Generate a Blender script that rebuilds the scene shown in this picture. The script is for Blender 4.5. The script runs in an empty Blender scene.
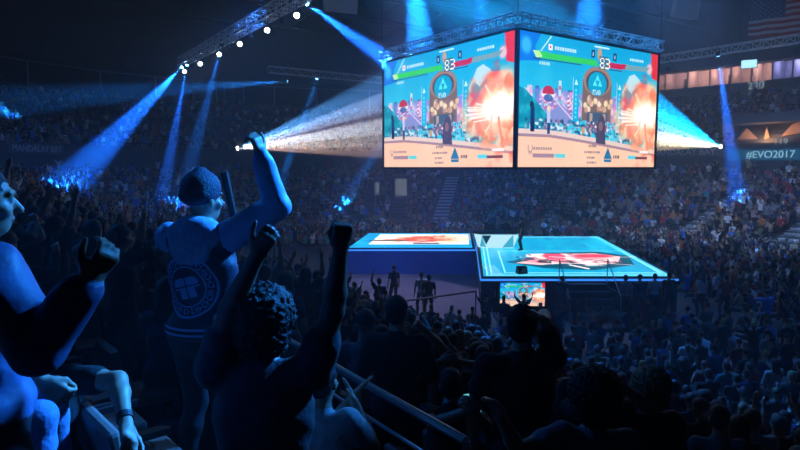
import bpy, bmesh, math, random
import numpy as np
from mathutils import Vector, Matrix, Euler

SC = bpy.context.scene
COL = SC.collection
rnd = random.Random(7)
EYE = 5.9
F_PX = 603.0
PITCH = math.atan(58 / F_PX)

# ------------------------------------------------------------------ camera, world, exposure
cd = bpy.data.cameras.new('camera')
cam = bpy.data.objects.new('camera', cd)
COL.objects.link(cam)
cam.location = (0, 0, EYE)
cam.rotation_euler = (math.pi / 2 - PITCH, 0, 0)
cd.sensor_width = 36
cd.lens = F_PX / 800 * 36
cd.clip_start = 0.05
cd.clip_end = 400
SC.camera = cam

SC.view_settings.view_transform = 'Standard'
SC.view_settings.look = 'None'
SC.view_settings.gamma = 1
SC.view_settings.use_curve_mapping = False
SC.view_settings.exposure = 0.0

world = bpy.data.worlds.new('world')
SC.world = world
world.use_nodes = True
wb = world.node_tree.nodes['Background']
wb.inputs[0].default_value = (0.01, 0.03, 0.08, 1)
wb.inputs[1].default_value = 0.0

SC.cycles.use_denoising = True
SC.cycles.max_bounces = 4
SC.cycles.diffuse_bounces = 2
SC.cycles.glossy_bounces = 2
SC.cycles.transmission_bounces = 4
SC.cycles.transparent_max_bounces = 8
SC.cycles.volume_bounces = 0
SC.cycles.sample_clamp_indirect = 3
SC.cycles.caustics_reflective = False
SC.cycles.caustics_refractive = False


# ------------------------------------------------------------------ the arena's lights and added fill spots
def light(name, kind, loc, aim, energy, color, size=0.15, angle=40, blend=0.5, sx=1, sy=1):
    ld = bpy.data.lights.new(name, kind)
    ld.energy = energy
    ld.color = color
    if kind == 'SPOT':
        ld.spot_size = math.radians(angle)
        ld.spot_blend = blend
        ld.shadow_soft_size = size
    elif kind == 'AREA':
        ld.shape = 'RECTANGLE'
        ld.size = sx
        ld.size_y = sy
    else:
        ld.shadow_soft_size = size
    o = bpy.data.objects.new(name, ld)
    COL.objects.link(o)
    o.location = loc
    if aim is not None:
        d = Vector(aim) - Vector(loc)
        o.rotation_euler = d.to_track_quat('-Z', 'Y').to_euler()
    return o


BLUE = (0.01, 0.16, 1.0)
# beams: fixture location, aim, watts, colour, cone angle
BEAMS = [
    ((-19.3, 54.3, 14.6), (-22.5, 45.5, 7.0), 34000, (0.01, 0.16, 1.0), 11),
    ((-18.5, 53.4, 14.6), (-19.0, 50.0, 6.5), 18000, (0.01, 0.16, 1.0), 7),
    ((-13.2, 45.5, 14.6), (-17.0, 49.0, 6.0), 9000, (0.01, 0.2, 1.0), 9),
    ((-5.2, 35.4, 15.1), (0.3, 33.0, 10.9), 30000, (0.01, 0.16, 1.0), 11),
    ((0.3, 34.6, 19.5), (1.3, 33.8, 11.4), 50000, (0.01, 0.25, 1.0), 15),
    ((4.4, 35.5, 20.0), (4.6, 35.0, 11.4), 20000, (0.01, 0.2, 1.0), 8),
    ((10.2, 33.2, 20.0), (10.0, 33.0, 11.4), 36000, (0.01, 0.22, 1.0), 15),
    ((-10.0, 54.0, 13.4), (-40.0, 52.0, 11.0), 14000, (0.01, 0.25, 1.0), 8),
    ((24.6, 47.6, 14.3), (26.0, 48.0, 8.0), 30000, (0.01, 0.16, 1.0), 9),
    ((-8.3, 61.0, 14.5), (-10.5, 60.0, 8.0), 16000, (0.01, 0.25, 1.0), 6),
    ((2.0, 62.0, 14.0), (0.0, 62.0, 11.0), 16000, (0.01, 0.25, 1.0), 6),
]
for i, (p, a, w, c, ang) in enumerate(BEAMS):
    light('beam_light', 'SPOT', p, a, w * 50, c, 0.08, ang, 0.6)

# the two big projector fans behind the screen cube
def fan(src, rows):
    for (aim, w, c, ang) in rows:
        light('projector_light', 'SPOT', src, aim, w * 46, c, 0.06, ang, 0.35)
fan((-11.9, 45.0, 7.3), [
    ((1.5, 36.3, 11.6), 16000, (0.12, 0.42, 1.0), 9),
    ((1.5, 36.3, 10.5), 30000, (0.45, 0.62, 1.0), 6),
    ((1.5, 36.3, 9.6), 14000, (0.9, 0.7, 0.95), 4),
    ((1.5, 36.3, 8.7), 42000, (0.95, 0.92, 1.0), 5),
    ((1.5, 36.3, 7.7), 26000, (1.0, 0.80, 0.70), 5),
    ((1.5, 36.3, 6.8), 16000, (1.0, 0.62, 0.5), 5)])
fan((25.0, 47.6, 7.5), [
    ((9.0, 36.5, 13.6), 34000, (0.0, 0.36, 0.9), 10),
    ((9.0, 36.5, 11.9), 44000, (0.02, 0.5, 1.0), 8),
    ((9.0, 36.5, 10.3), 36000, (0.2, 0.65, 1.0), 6),
    ((9.0, 36.5, 9.0), 44000, (0.8, 0.9, 1.0), 5),
    ((9.0, 36.5, 7.9), 36000, (1.0, 0.85, 0.6), 5),
    ((9.0, 36.5, 7.0), 14000, (1.0, 0.7, 0.4), 4)])

# blue spots added to brighten parts of the audience and the side stage front
for (p, a, w, ang) in (((8, 38, 17), (12.5, 46.5, 1.5), 26000, 16), ((14, 30, 17), (22.3, 35.5, 0.6), 16000, 13), ((8, 40, 17), (4.0, 48, 1.0), 9000, 14), ((0, 36, 17), (-11.5, 46.5, 2.0), 9000, 20), ((-4, 30, 16), (-9.5, 25.5, 2.0), 5000, 24), ((1, 24, 15), (4.6, 12.5, 1.0), 24000, 34), ((0, 22, 13), (0.5, 33, 0.7), 3500, 40), ((16, 22, 16), (11.0, 17.5, 1.0), 6000, 24)):
    light('accent_light', 'SPOT', p, a, w, (0.01, 0.22, 1.0), 0.2, ang, 0.9)

# the stage wash that spills over the bowl
light('stage_wash', 'AREA', (8, 31, 15.0), (8, 32, 0), 1500, (0.05, 0.35, 1.0), sx=14, sy=12)
# unseen blue side spots added to rim the closest spectators
light('rim_spot', 'SPOT', (-16, 12, 15.5), (-1.2, 2.6, 5.2), 3000, (0.01, 0.2, 1.0), 0.5, 24, 0.6)
light('rim_spot', 'SPOT', (9.0, 10.5, 13.0), (-1.45, 2.6, 5.15), 58000, (0.02, 0.26, 1.0), 0.4, 8.5, 0.5)
light('floor_fill', 'SPOT', (0.0, 28, 15.0), (0.0, 27.5, 0), 9500, (0.5, 0.45, 1.0), 0.5, 50, 0.8)  # added spot that brightens the open floor, no fixture built
# unseen fill spots over the right hand stand and blue wash on the far one
light('stand_fill', 'SPOT', (12, 30, 17.0), (28, 44, 2), 17000, (0.36, 0.55, 1.0), 0.5, 70, 0.8)
light('stand_fill', 'SPOT', (2, 40, 19.0), (2, 60, 0), 12000, (0.05, 0.2, 1.0), 0.5, 60, 0.8)
light('stand_fill', 'SPOT', (-8, 38, 17.0), (-24, 50, 1), 6000, (0.03, 0.2, 1.0), 0.5, 60, 0.8)
light('stand_fill', 'SPOT', (10, 18, 17.0), (14, 20, 1), 1500, (0.03, 0.25, 1.0), 0.5, 80, 0.8)


light('desk_fill_spot', 'SPOT', (5.5, 27, 13), (5.9, 33.8, 2.4), 2500, (0.9, 0.9, 1.0), 0.3, 9, 0.6)  # added fill on the players at the desk, no fixture built
light('flag_fill', 'SPOT', (26, 44, 18), (33, 52, 18.5), 260, (0.8, 0.85, 1.0), 0.3, 45, 0.8)  # added dim fill so the flag shows in the dark

# ------------------------------------------------------------------ helpers: materials
def new_mat(name):
    m = bpy.data.materials.new(name)
    m.use_nodes = True
    return m, m.node_tree.nodes, m.node_tree.links, m.node_tree.nodes['Principled BSDF']


def mat(name, color, rough=0.6, metal=0.0, noise=0.0, scale=8.0, bump=0.0, spec=0.5):
    m, n, l, b = new_mat(name)
    b.inputs['Base Color'].default_value = (*color, 1)
    b.inputs['Roughness'].default_value = rough
    b.inputs['Metallic'].default_value = metal
    b.inputs['Specular IOR Level'].default_value = spec
    if noise or bump:
        tc = n.new('ShaderNodeTexCoord')
        t = n.new('ShaderNodeTexNoise')
        t.inputs['Scale'].default_value = scale
        t.inputs['Detail'].default_value = 5
        l.new(tc.outputs['Object'], t.inputs['Vector'])
        if noise:
            r = n.new('ShaderNodeValToRGB')
            r.color_ramp.elements[0].position = 0.3
            r.color_ramp.elements[1].position = 0.7
            r.color_ramp.elements[0].color = tuple(c * (1 - noise) for c in color) + (1,)
            r.color_ramp.elements[1].color = tuple(min(1, c * (1 + noise)) for c in color) + (1,)
            l.new(t.outputs['Fac'], r.inputs['Fac'])
            l.new(r.outputs['Color'], b.inputs['Base Color'])
        if bump:
            bp = n.new('ShaderNodeBump')
            bp.inputs['Strength'].default_value = bump
            bp.inputs['Distance'].default_value = 0.02
            l.new(t.outputs['Fac'], bp.inputs['Height'])
            l.new(bp.outputs['Normal'], b.inputs['Normal'])
    return m


def emit(name, color, strength):
    m, n, l, b = new_mat(name)
    b.inputs['Base Color'].default_value = (0, 0, 0, 1)
    b.inputs['Emission Color'].default_value = (*color, 1)
    b.inputs['Emission Strength'].default_value = strength
    return m


def screen_mat(name, strength):
    """A lit LED surface: the picture it shows is the colour attribute, on a faint pixel grid."""
    m, n, l, b = new_mat(name)
    a = n.new('ShaderNodeAttribute')
    a.attribute_name = 'picture'
    b.inputs['Base Color'].default_value = (0.01, 0.01, 0.012, 1)
    b.inputs['Roughness'].default_value = 0.35
    l.new(a.outputs['Color'], b.inputs['Emission Color'])
    b.inputs['Emission Strength'].default_value = strength
    return m


def object_colour_mat(name, rough=0.85, bump=0.4, scale=25.0, vary=0.35, spec=0.2):
    m, n, l, b = new_mat(name)
    oi = n.new('ShaderNodeObjectInfo')
    tc = n.new('ShaderNodeTexCoord')
    t = n.new('ShaderNodeTexNoise')
    t.inputs['Scale'].default_value = scale
    t.inputs['Detail'].default_value = 4
    l.new(tc.outputs['Object'], t.inputs['Vector'])
    mx = n.new('ShaderNodeMix')
    mx.data_type = 'RGBA'
    mx.blend_type = 'MULTIPLY'
    mx.inputs[0].default_value = vary
    l.new(oi.outputs['Color'], mx.inputs[6])
    l.new(t.outputs['Color'], mx.inputs[7])
    l.new(mx.outputs[2], b.inputs['Base Color'])
    bp = n.new('ShaderNodeBump')
    bp.inputs['Strength'].default_value = bump
    bp.inputs['Distance'].default_value = 0.01
    l.new(t.outputs['Fac'], bp.inputs['Height'])
    l.new(bp.outputs['Normal'], b.inputs['Normal'])
    b.inputs['Roughness'].default_value = rough
    b.inputs['Specular IOR Level'].default_value = spec
    return m


def attr_mat(name, attr, rough=0.8):
    m, n, l, b = new_mat(name)
    a = n.new('ShaderNodeAttribute')
    a.attribute_name = attr
    l.new(a.outputs['Color'], b.inputs['Base Color'])
    b.inputs['Roughness'].default_value = rough
    b.inputs['Specular IOR Level'].default_value = 0.2
    return m


# ------------------------------------------------------------------ helpers: objects
def tag(o, label=None, cat=None, group=None, kind=None):
    if label: o['label'] = label
    if cat: o['category'] = cat
    if group: o['group'] = group
    if kind: o['kind'] = kind
    return o


def empty(name, loc, rz=0.0):
    o = bpy.data.objects.new(name, None)
    o.empty_display_size = 0.2
    COL.objects.link(o)
    o.location = loc
    o.rotation_euler = (0, 0, rz)
    return o


def copy_tree(o, parent=None):
    c = o.copy()
    COL.objects.link(c)
    c.parent = parent
    for ch in o.children:
        copy_tree(ch, c)
    return c


def link_mesh(name, me, parent=None, loc=None):
    o = bpy.data.objects.new(name, me)
    COL.objects.link(o)
    if parent is not None: o.parent = parent
    if loc is not None: o.location = loc
    return o


class MB:
    """Collects verts and faces, links them as one mesh object."""
    def __init__(s):
        s.v = []; s.f = []; s.mi = []

    def add(s, verts, faces, m=0):
        k = len(s.v)
        s.v += [tuple(v) for v in verts]
        s.f += [tuple(i + k for i in f) for f in faces]
        s.mi += [m] * len(faces)
        return s

    def box(s, c, size, rz=0.0, m=0, M=None):
        x, y, z = (d / 2 for d in size)
        P = [Vector((sx * x, sy * y, sz * z)) for sz in (-1, 1) for sy in (-1, 1) for sx in (-1, 1)]
        R = M if M is not None else Matrix.Rotation(rz, 3, 'Z')
        P = [R @ p + Vector(c) for p in P]
        return s.add(P, [(0, 2, 3, 1), (4, 5, 7, 6), (0, 1, 5, 4), (2, 6, 7, 3), (0, 4, 6, 2), (1, 3, 7, 5)], m)

    def bar(s, a, b, r, n=8, r2=None, m=0, caps=True):
        a = Vector(a); b = Vector(b); r2 = r if r2 is None else r2
        d = (b - a)
        if d.length < 1e-6: return s
        d.normalize()
        t = Vector((0, 0, 1)) if abs(d.z) < 0.9 else Vector((1, 0, 0))
        x = d.cross(t).normalized(); y = d.cross(x)
        P = []
        for c, rr in ((a, r), (b, r2)):
            for i in range(n):
                q = 2 * math.pi * i / n
                P.append(c + (x * math.cos(q) + y * math.sin(q)) * rr)
        Fc = [(i, (i + 1) % n, n + (i + 1) % n, n + i) for i in range(n)]
        if caps: Fc += [tuple(range(n))[::-1], tuple(range(n, 2 * n))]
        return s.add(P, Fc, m)

    def lathe(s, base, axis, prof, n=16, m=0):
        base = Vector(base); d = Vector(axis).normalized()
        t = Vector((0, 0, 1)) if abs(d.z) < 0.9 else Vector((1, 0, 0))
        x = d.cross(t).normalized(); y = d.cross(x)
        P = []
        for (h, r) in prof:
            for i in range(n):
                q = 2 * math.pi * i / n
                P.append(base + d * h + (x * math.cos(q) + y * math.sin(q)) * r)
        Fc = []
        for k in range(len(prof) - 1):
            for i in range(n):
                j = (i + 1) % n
                Fc.append((k * n + i, k * n + j, (k + 1) * n + j, (k + 1) * n + i))
        Fc += [tuple(range(n))[::-1], tuple(range((len(prof) - 1) * n, len(prof) * n))]
        return s.add(P, Fc, m)

    def prism(s, poly, z0, z1, m=0):
        """poly in xy extruded in z"""
        n = len(poly)
        P = [(x, y, z0) for x, y in poly] + [(x, y, z1) for x, y in poly]
        Fc = [tuple(range(n))[::-1], tuple(range(n, 2 * n))] + [(i, (i + 1) % n, n + (i + 1) % n, n + i) for i in range(n)]
        return s.add(P, Fc, m)

    def mesh(s, name, mats):
        me = bpy.data.meshes.new(name)
        me.from_pydata(s.v, [], s.f)
        for mm in (mats if isinstance(mats, (list, tuple)) else [mats]):
            me.materials.append(mm)
        me.polygons.foreach_set('material_index', s.mi)
        me.update()
        return me

    def build(s, name, mats, parent=None, smooth=False, bevel=0):
        me = s.mesh(name, mats)
        if smooth: me.polygons.foreach_set('use_smooth', [True] * len(me.polygons))
        o = link_mesh(name, me, parent)
        if bevel:
            b = o.modifiers.new('bevel', 'BEVEL'); b.width = bevel; b.segments = 2; b.limit_method = 'ANGLE'
        return o


def text_mesh(name, s, size, m, parent=None, loc=(0, 0, 0), rot=(math.pi / 2, 0, 0), align='CENTER', ext=0.01):
    cu = bpy.data.curves.new(name, 'FONT')
    cu.body = s; cu.size = size; cu.align_x = align; cu.align_y = 'CENTER'; cu.extrude = ext
    t = bpy.data.objects.new(name, cu)
    COL.objects.link(t)
    dg = bpy.context.evaluated_depsgraph_get()
    me = bpy.data.meshes.new_from_object(t.evaluated_get(dg))
    COL.objects.unlink(t); bpy.data.objects.remove(t)
    me.materials.clear(); me.materials.append(m)
    o = link_mesh(name, me, parent, loc)
    o.rotation_euler = rot
    return o


# ------------------------------------------------------------------ the bowl's plan
U = np.array([-0.57077106, 0.82110925]); V = np.array([0.82110925, 0.57077106])
CEN = np.array([10.50819565, 31.66177228])
def _plan():
    t = np.linspace(0, 2 * np.pi, 7201); c, s = np.cos(t), np.sin(t)
    f = lambda x, k: np.sign(x) * np.abs(x) ** k
    B = CEN + (30 * f(c, 2 / 3.2))[:, None] * U + (15.7 * f(s, 2 / 3.2))[:, None] * V
    L = np.r_[0, np.cumsum(np.linalg.norm(np.diff(B, axis=0), axis=1))]
    S = np.linspace(0, L[-1], 721)[:-1]
    B = np.c_[np.interp(S, L, B[:, 0]), np.interp(S, L, B[:, 1])]
    T = np.roll(B, -1, 0) - np.roll(B, 1, 0); T /= np.linalg.norm(T, axis=1)[:, None]
    n = np.c_[-T[:, 1], T[:, 0]]
    if ((B[0] - CEN) @ n[0]) < 0: n = -n
    return B, n
BP, BN = _plan()
N_LOW, N_UP = 16, 15
def row_e(i): return 0.9 * i if i < N_LOW else 16.0 + 0.85 * (i - N_LOW)
def row_z(i): return 0.3 + 0.3 * i if i < N_LOW else 7.3 + 0.42 * (i - N_LOW)
E_BACK = 16.0 + 0.85 * N_UP
def offset_at(x, y):
    """(distance outside the floor's edge, index of the nearest plan point)"""
    d = np.hypot(BP[:, 0] - x, BP[:, 1] - y); i = int(d.argmin())
    s = (np.array([x, y]) - BP[i]) @ BN[i]
    return float(s), i
def ground_z(x, y):
    e, _ = offset_at(x, y)
    if e < 0: return 0.0
    if e < 14.4: return row_z(int(e / 0.9))
    if e < 16: return 5.1
    return row_z(min(N_LOW + int((e - 16) / 0.85), N_LOW + N_UP - 1))
def project(x, y, z):
    z = z - EYE
    zc = y * math.cos(PITCH) - z * math.sin(PITCH); yc = y * math.sin(PITCH) + z * math.cos(PITCH)
    return (400 + F_PX * x / zc, 225 - F_PX * yc / zc, zc) if zc > 0.01 else (-9999, -9999, zc)
# ------------------------------------------------------------------ structure
M_floor = mat('arena_concrete', (0.11, 0.105, 0.12), 0.45, noise=0.25, scale=0.6, bump=0.05)
M_terrace = mat('terrace_concrete', (0.07, 0.07, 0.08), 0.8, noise=0.3, scale=1.2, bump=0.1)
M_wall = mat('dark_wall', (0.045, 0.05, 0.06), 0.8, noise=0.25, scale=1.0)
M_ceil = mat('black_ceiling', (0.02, 0.022, 0.026), 0.9, noise=0.3, scale=0.5)
M_steel = mat('truss_aluminium', (0.75, 0.77, 0.8), 0.4, 0.15)
M_black = mat('black_paint', (0.012, 0.012, 0.014), 0.6)
M_dark = mat('dark_metal', (0.05, 0.055, 0.06), 0.45, 0.6)
M_rail = mat('rail_metal', (0.12, 0.13, 0.15), 0.35, 0.8)
M_white = mat('white_paint', (0.8, 0.8, 0.8), 0.5)

fl = MB().add([(-70, -30, 0), (70, -30, 0), (70, 110, 0), (-70, 110, 0)], [(0, 1, 2, 3)]).build('floor', M_floor)
tag(fl, kind='structure')

def sweep(name, prof, m, i0=0, i1=720, step=2, closed=True):
    """sweep an (e, z) profile round the bowl's plan"""
    ids = list(range(i0, i1, step)) if closed else list(range(i0, i1 + 1, step))
    vs, fs = [], []
    k = len(prof)
    for i in ids:
        for (e, z) in prof:
            q = BP[i % 720] + BN[i % 720] * e
            vs.append((q[0], q[1], z))
    n = len(ids)
    for a in range(n if closed else n - 1):
        b = (a + 1) % n
        for j in range(k - 1):
            fs.append((a * k + j, b * k + j, b * k + j + 1, a * k + j + 1))
    mb = MB().add(vs, fs)
    o = mb.build(name, m)
    return tag(o, kind='structure')

low = [(0, 0)]
for i in range(N_LOW):
    low += [(row_e(i), row_z(i)), (row_e(i) + 0.9, row_z(i))]
low += [(14.4, 5.1), (16.0, 5.1)]
sweep('terrace_lower', low, M_terrace)
up = [(15.98, 5.1), (15.98, 7.9), (16.12, 7.9), (16.12, 7.3)]
for k in range(N_UP):
    z = row_z(N_LOW + k)
    up += [(row_e(N_LOW + k) + (0.14 if k == 0 else 0), z), (row_e(N_LOW + k) + 0.85, z)]
sweep('terrace_upper', up, M_terrace)
M_fascia = mat('fascia_paint', (0.10, 0.11, 0.13), 0.6, noise=0.2, scale=0.8)
sweep('wall_bowl', [(E_BACK, 13.0), (E_BACK, 14.2), (E_BACK + 0.25, 14.2), (E_BACK + 0.25, 14.0), (E_BACK + 3.6, 14.0), (E_BACK + 3.6, 24.5)], M_wall)
sweep('wall_upper', [(E_BACK + 0.6, 17.25), (E_BACK - 0.1, 17.4), (E_BACK - 0.1, 25.0)], M_wall)
ce = MB()
ce.add([(BP[i][0] + BN[i][0] * 33, BP[i][1] + BN[i][1] * 33, 24.5) for i in range(0, 720, 6)], [tuple(range(120))])
tag(ce.build('ceiling', M_ceil), kind='structure')
# roof girders
for k in range(-2, 6):
    g = MB()
    c = CEN + U * (k * 9.0)
    a = c - V * 43; b = c + V * 43
    for z in (21.6, 23.8):
        g.box(((a[0] + b[0]) / 2, (a[1] + b[1]) / 2, z), (86, 0.25, 0.25), math.atan2(V[1], V[0]))
    for j in range(28):
        p = a + (b - a) * j / 28; q = a + (b - a) * (j + 1) / 28
        z0, z1 = (21.6, 23.8) if j % 2 else (23.8, 21.6)
        g.bar((p[0], p[1], z0), (q[0], q[1], z1), 0.07, 4)
    tag(g.build('trim_%d' % (k + 3), M_dark), kind='structure')

ORDI = ['first', 'second', 'third', 'fourth', 'fifth', 'sixth', 'seventh', 'eighth', 'ninth', 'tenth', 'eleventh', 'twelfth', 'thirteenth', 'fourteenth', 'fifteenth', 'sixteenth', 'seventeenth', 'eighteenth', 'nineteenth', 'twentieth', 'twenty-first', 'twenty-second', 'twenty-third', 'twenty-fourth', 'twenty-fifth', 'twenty-sixth', 'twenty-seventh', 'twenty-eighth', 'twenty-ninth', 'thirtieth']
# suite ring: glass fronts on the left and far side, open lit boxes on the right
M_glass = mat('smoked_glass', (0.02, 0.03, 0.045), 0.12, 0.0, spec=0.8)
M_frame = mat('mullion_grey', (0.30, 0.33, 0.37), 0.5)
def suite_glass(i0, i1, step=9):
    n = 0
    for i in range(i0, i1, step):
        a = BP[i % 720] + BN[i % 720] * (E_BACK + 0.55); b = BP[(i + step) % 720] + BN[(i + step) % 720] * (E_BACK + 0.55)
        n += 1
        d = b - a; L = float(np.hypot(*d)); rz = math.atan2(d[1], d[0]); c = (a + b) / 2
        w = empty('window_%d' % n, (c[0], c[1], 14.0), rz); tag(w, kind='structure')
        f = MB()
        for z in (0.04, 2.86): f.box((0, 0, z), (L, 0.12, 0.09))
        for x in (-L / 2 + 0.04, L / 2 - 0.04): f.box((x, 0, 1.45), (0.09, 0.12, 2.9))
        f.build('window_frame', M_frame, w)
        g = MB().box((0, 0, 1.45), (L - 0.18, 0.02, 2.73)); g.build('pane', M_glass, w)
suite_glass(636, 724)
suite_glass(1, 83)
# ------------------------------------------------------------------ haze that fills the arena
def make_haze():
    m = bpy.data.materials.new('stage_haze'); m.use_nodes = True
    n = m.node_tree.nodes; l = m.node_tree.links
    n.remove(n['Principled BSDF'])
    s = n.new('ShaderNodeVolumeScatter')
    s.inputs['Color'].default_value = (0.85, 0.92, 1, 1)
    s.inputs['Density'].default_value = 0.0045
    s.inputs['Anisotropy'].default_value = 0.2
    l.new(s.outputs[0], n['Material Output'].inputs['Volume'])
    mb = MB()
    n_ = 60
    P = [BP[i] + BN[i] * 28.3 for i in range(708, -1, -12)]
    mb.add([(p[0], p[1], 0.02) for p in P] + [(p[0], p[1], 21.0) for p in P],
           [tuple(range(n_))[::-1], tuple(range(n_, 2 * n_))] + [(i, (i + 1) % n_, n_ + (i + 1) % n_, n_ + i) for i in range(n_)])
    o = mb.build('haze', m)
    tag(o, 'thin blue stage haze filling the whole arena', 'haze', kind='stuff')
    return o
make_haze()
# ------------------------------------------------------------------ pictures for the LED surfaces
def s2l(c):
    c = np.asarray(c, float)
    return np.where(c <= 0.04045, c / 12.92, ((c + 0.055) / 1.055) ** 2.4)


class Pic:
    def __init__(s, w, h, bg=(0, 0, 0)):
        s.w, s.h = w, h
        s.a = np.zeros((h, w, 3)); s.a[:] = bg
        s.X, s.Y = np.meshgrid((np.arange(w) + 0.5) / w, (np.arange(h) + 0.5) / h)   # y measured down

    def put(s, m, c, al=1.0):
        m = np.clip(m * al, 0, 1)[..., None]
        s.a = s.a * (1 - m) + np.asarray(c, float) * m

    def rect(s, x0, y0, x1, y1, c, al=1.0):
        s.put(((s.X >= x0) & (s.X <= x1) & (s.Y >= y0) & (s.Y <= y1)).astype(float), c, al)

    def ell(s, cx, cy, rx, ry, c, al=1.0, soft=0.08):
        d = np.sqrt(((s.X - cx) / rx) ** 2 + ((s.Y - cy) / ry) ** 2)
        s.put(np.clip((1 - d) / soft, 0, 1), c, al)

    def poly(s, pts, c, al=1.0):
        ins = np.zeros_like(s.X, bool); n = len(pts)
        for i in range(n):
            x0, y0 = pts[i]; x1, y1 = pts[(i + 1) % n]
            if y0 == y1: continue
            cr = ((s.Y >= min(y0, y1)) & (s.Y < max(y0, y1))) & (s.X < x0 + (s.Y - y0) * (x1 - x0) / (y1 - y0))
            ins ^= cr
        s.put(ins.astype(float), c, al)

    def line(s, a, b, w, c, al=1.0, asp=16 / 9):
        ax, ay = a; bx, by = b
        px, py = (s.X - ax) * asp, s.Y - ay; dx, dy = (bx - ax) * asp, by - ay
        t = np.clip((px * dx + py * dy) / (dx * dx + dy * dy + 1e-9), 0, 1)
        d = np.hypot(px - t * dx, py - t * dy)
        s.put(np.clip((w - d) / (w * 0.4), 0, 1), c, al)

    def noise(s, sc, seed, oct=3):
        r = np.random.RandomState(seed); out = np.zeros_like(s.X); amp = 1; tot = 0
        for o in range(oct):
            n = max(2, int(sc * 2 ** o)); m = max(2, int(n * 9 / 16))
            g = r.rand(m + 2, n + 2)
            x = s.X * n; y = s.Y * m; xi = x.astype(int); yi = y.astype(int); fx = x - xi; fy = y - yi
            fx = fx * fx * (3 - 2 * fx); fy = fy * fy * (3 - 2 * fy)
            v = (g[yi, xi] * (1 - fx) + g[yi, xi + 1] * fx) * (1 - fy) + (g[yi + 1, xi] * (1 - fx) + g[yi + 1, xi + 1] * fx) * fy
            out += v * amp; tot += amp; amp *= 0.5
        return out / tot

    GL = {'8': '01110 10001 10001 01110 10001 10001 01110', '3': '11110 00001 00001 01110 00001 00001 11110',
          'E': '11111 10000 10000 11110 10000 10000 11111', 'V': '10001 10001 10001 10001 01010 01010 00100',
          'O': '01110 10001 10001 10001 10001 10001 01110', 'P': '11110 10001 10001 11110 10000 10000 10000',
          '1': '00100 01100 00100 00100 00100 00100 01110', '2': '01110 10001 00001 00110 01000 10000 11111'}

    def text(s, t, x, y, h, c):
        ph = h / 7; pw = ph * 9 / 16
        for ch in t:
            for j, row in enumerate(s.GL[ch].split()):
                for i, b in enumerate(row):
                    if b == '1': s.rect(x + i * pw, y + j * ph, x + (i + 1) * pw, y + (j + 1) * ph, c)
            x += pw * 6

    def grid(s, name, mtl, W, H):
        """a flat W x H grid in xz, facing -y, with the picture as its colour attribute"""
        w, h = s.w, s.h
        xs = np.linspace(-W / 2, W / 2, w + 1); zs = np.linspace(H, 0, h + 1)
        XX, ZZ = np.meshgrid(xs, zs)
        co = np.c_[XX.ravel(), np.zeros(XX.size), ZZ.ravel()].astype(np.float32)
        i = np.arange(h)[:, None] * (w + 1) + np.arange(w)[None, :]
        F = np.stack([i, i + w + 1, i + w + 2, i + 1], -1).reshape(-1, 4)
        me = bpy.data.meshes.new(name)
        me.vertices.add(len(co)); me.vertices.foreach_set('co', co.ravel())
        me.loops.add(F.size); me.loops.foreach_set('vertex_index', F.ravel().astype(np.int32))
        me.polygons.add(len(F)); me.polygons.foreach_set('loop_start', np.arange(0, F.size, 4, dtype=np.int32))
        me.polygons.foreach_set('loop_total', np.full(len(F), 4, np.int32))
        a = me.attributes.new('picture', 'FLOAT_COLOR', 'CORNER')
        c = s2l(np.clip(s.a, 0, 1)).reshape(-1, 3)
        c4 = np.repeat(np.c_[c, np.ones(len(c))], 4, 0).astype(np.float32)
        a.data.foreach_set('color', c4.ravel())
        me.update(); me.validate()
        me.materials.append(mtl)
        return me


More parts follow.
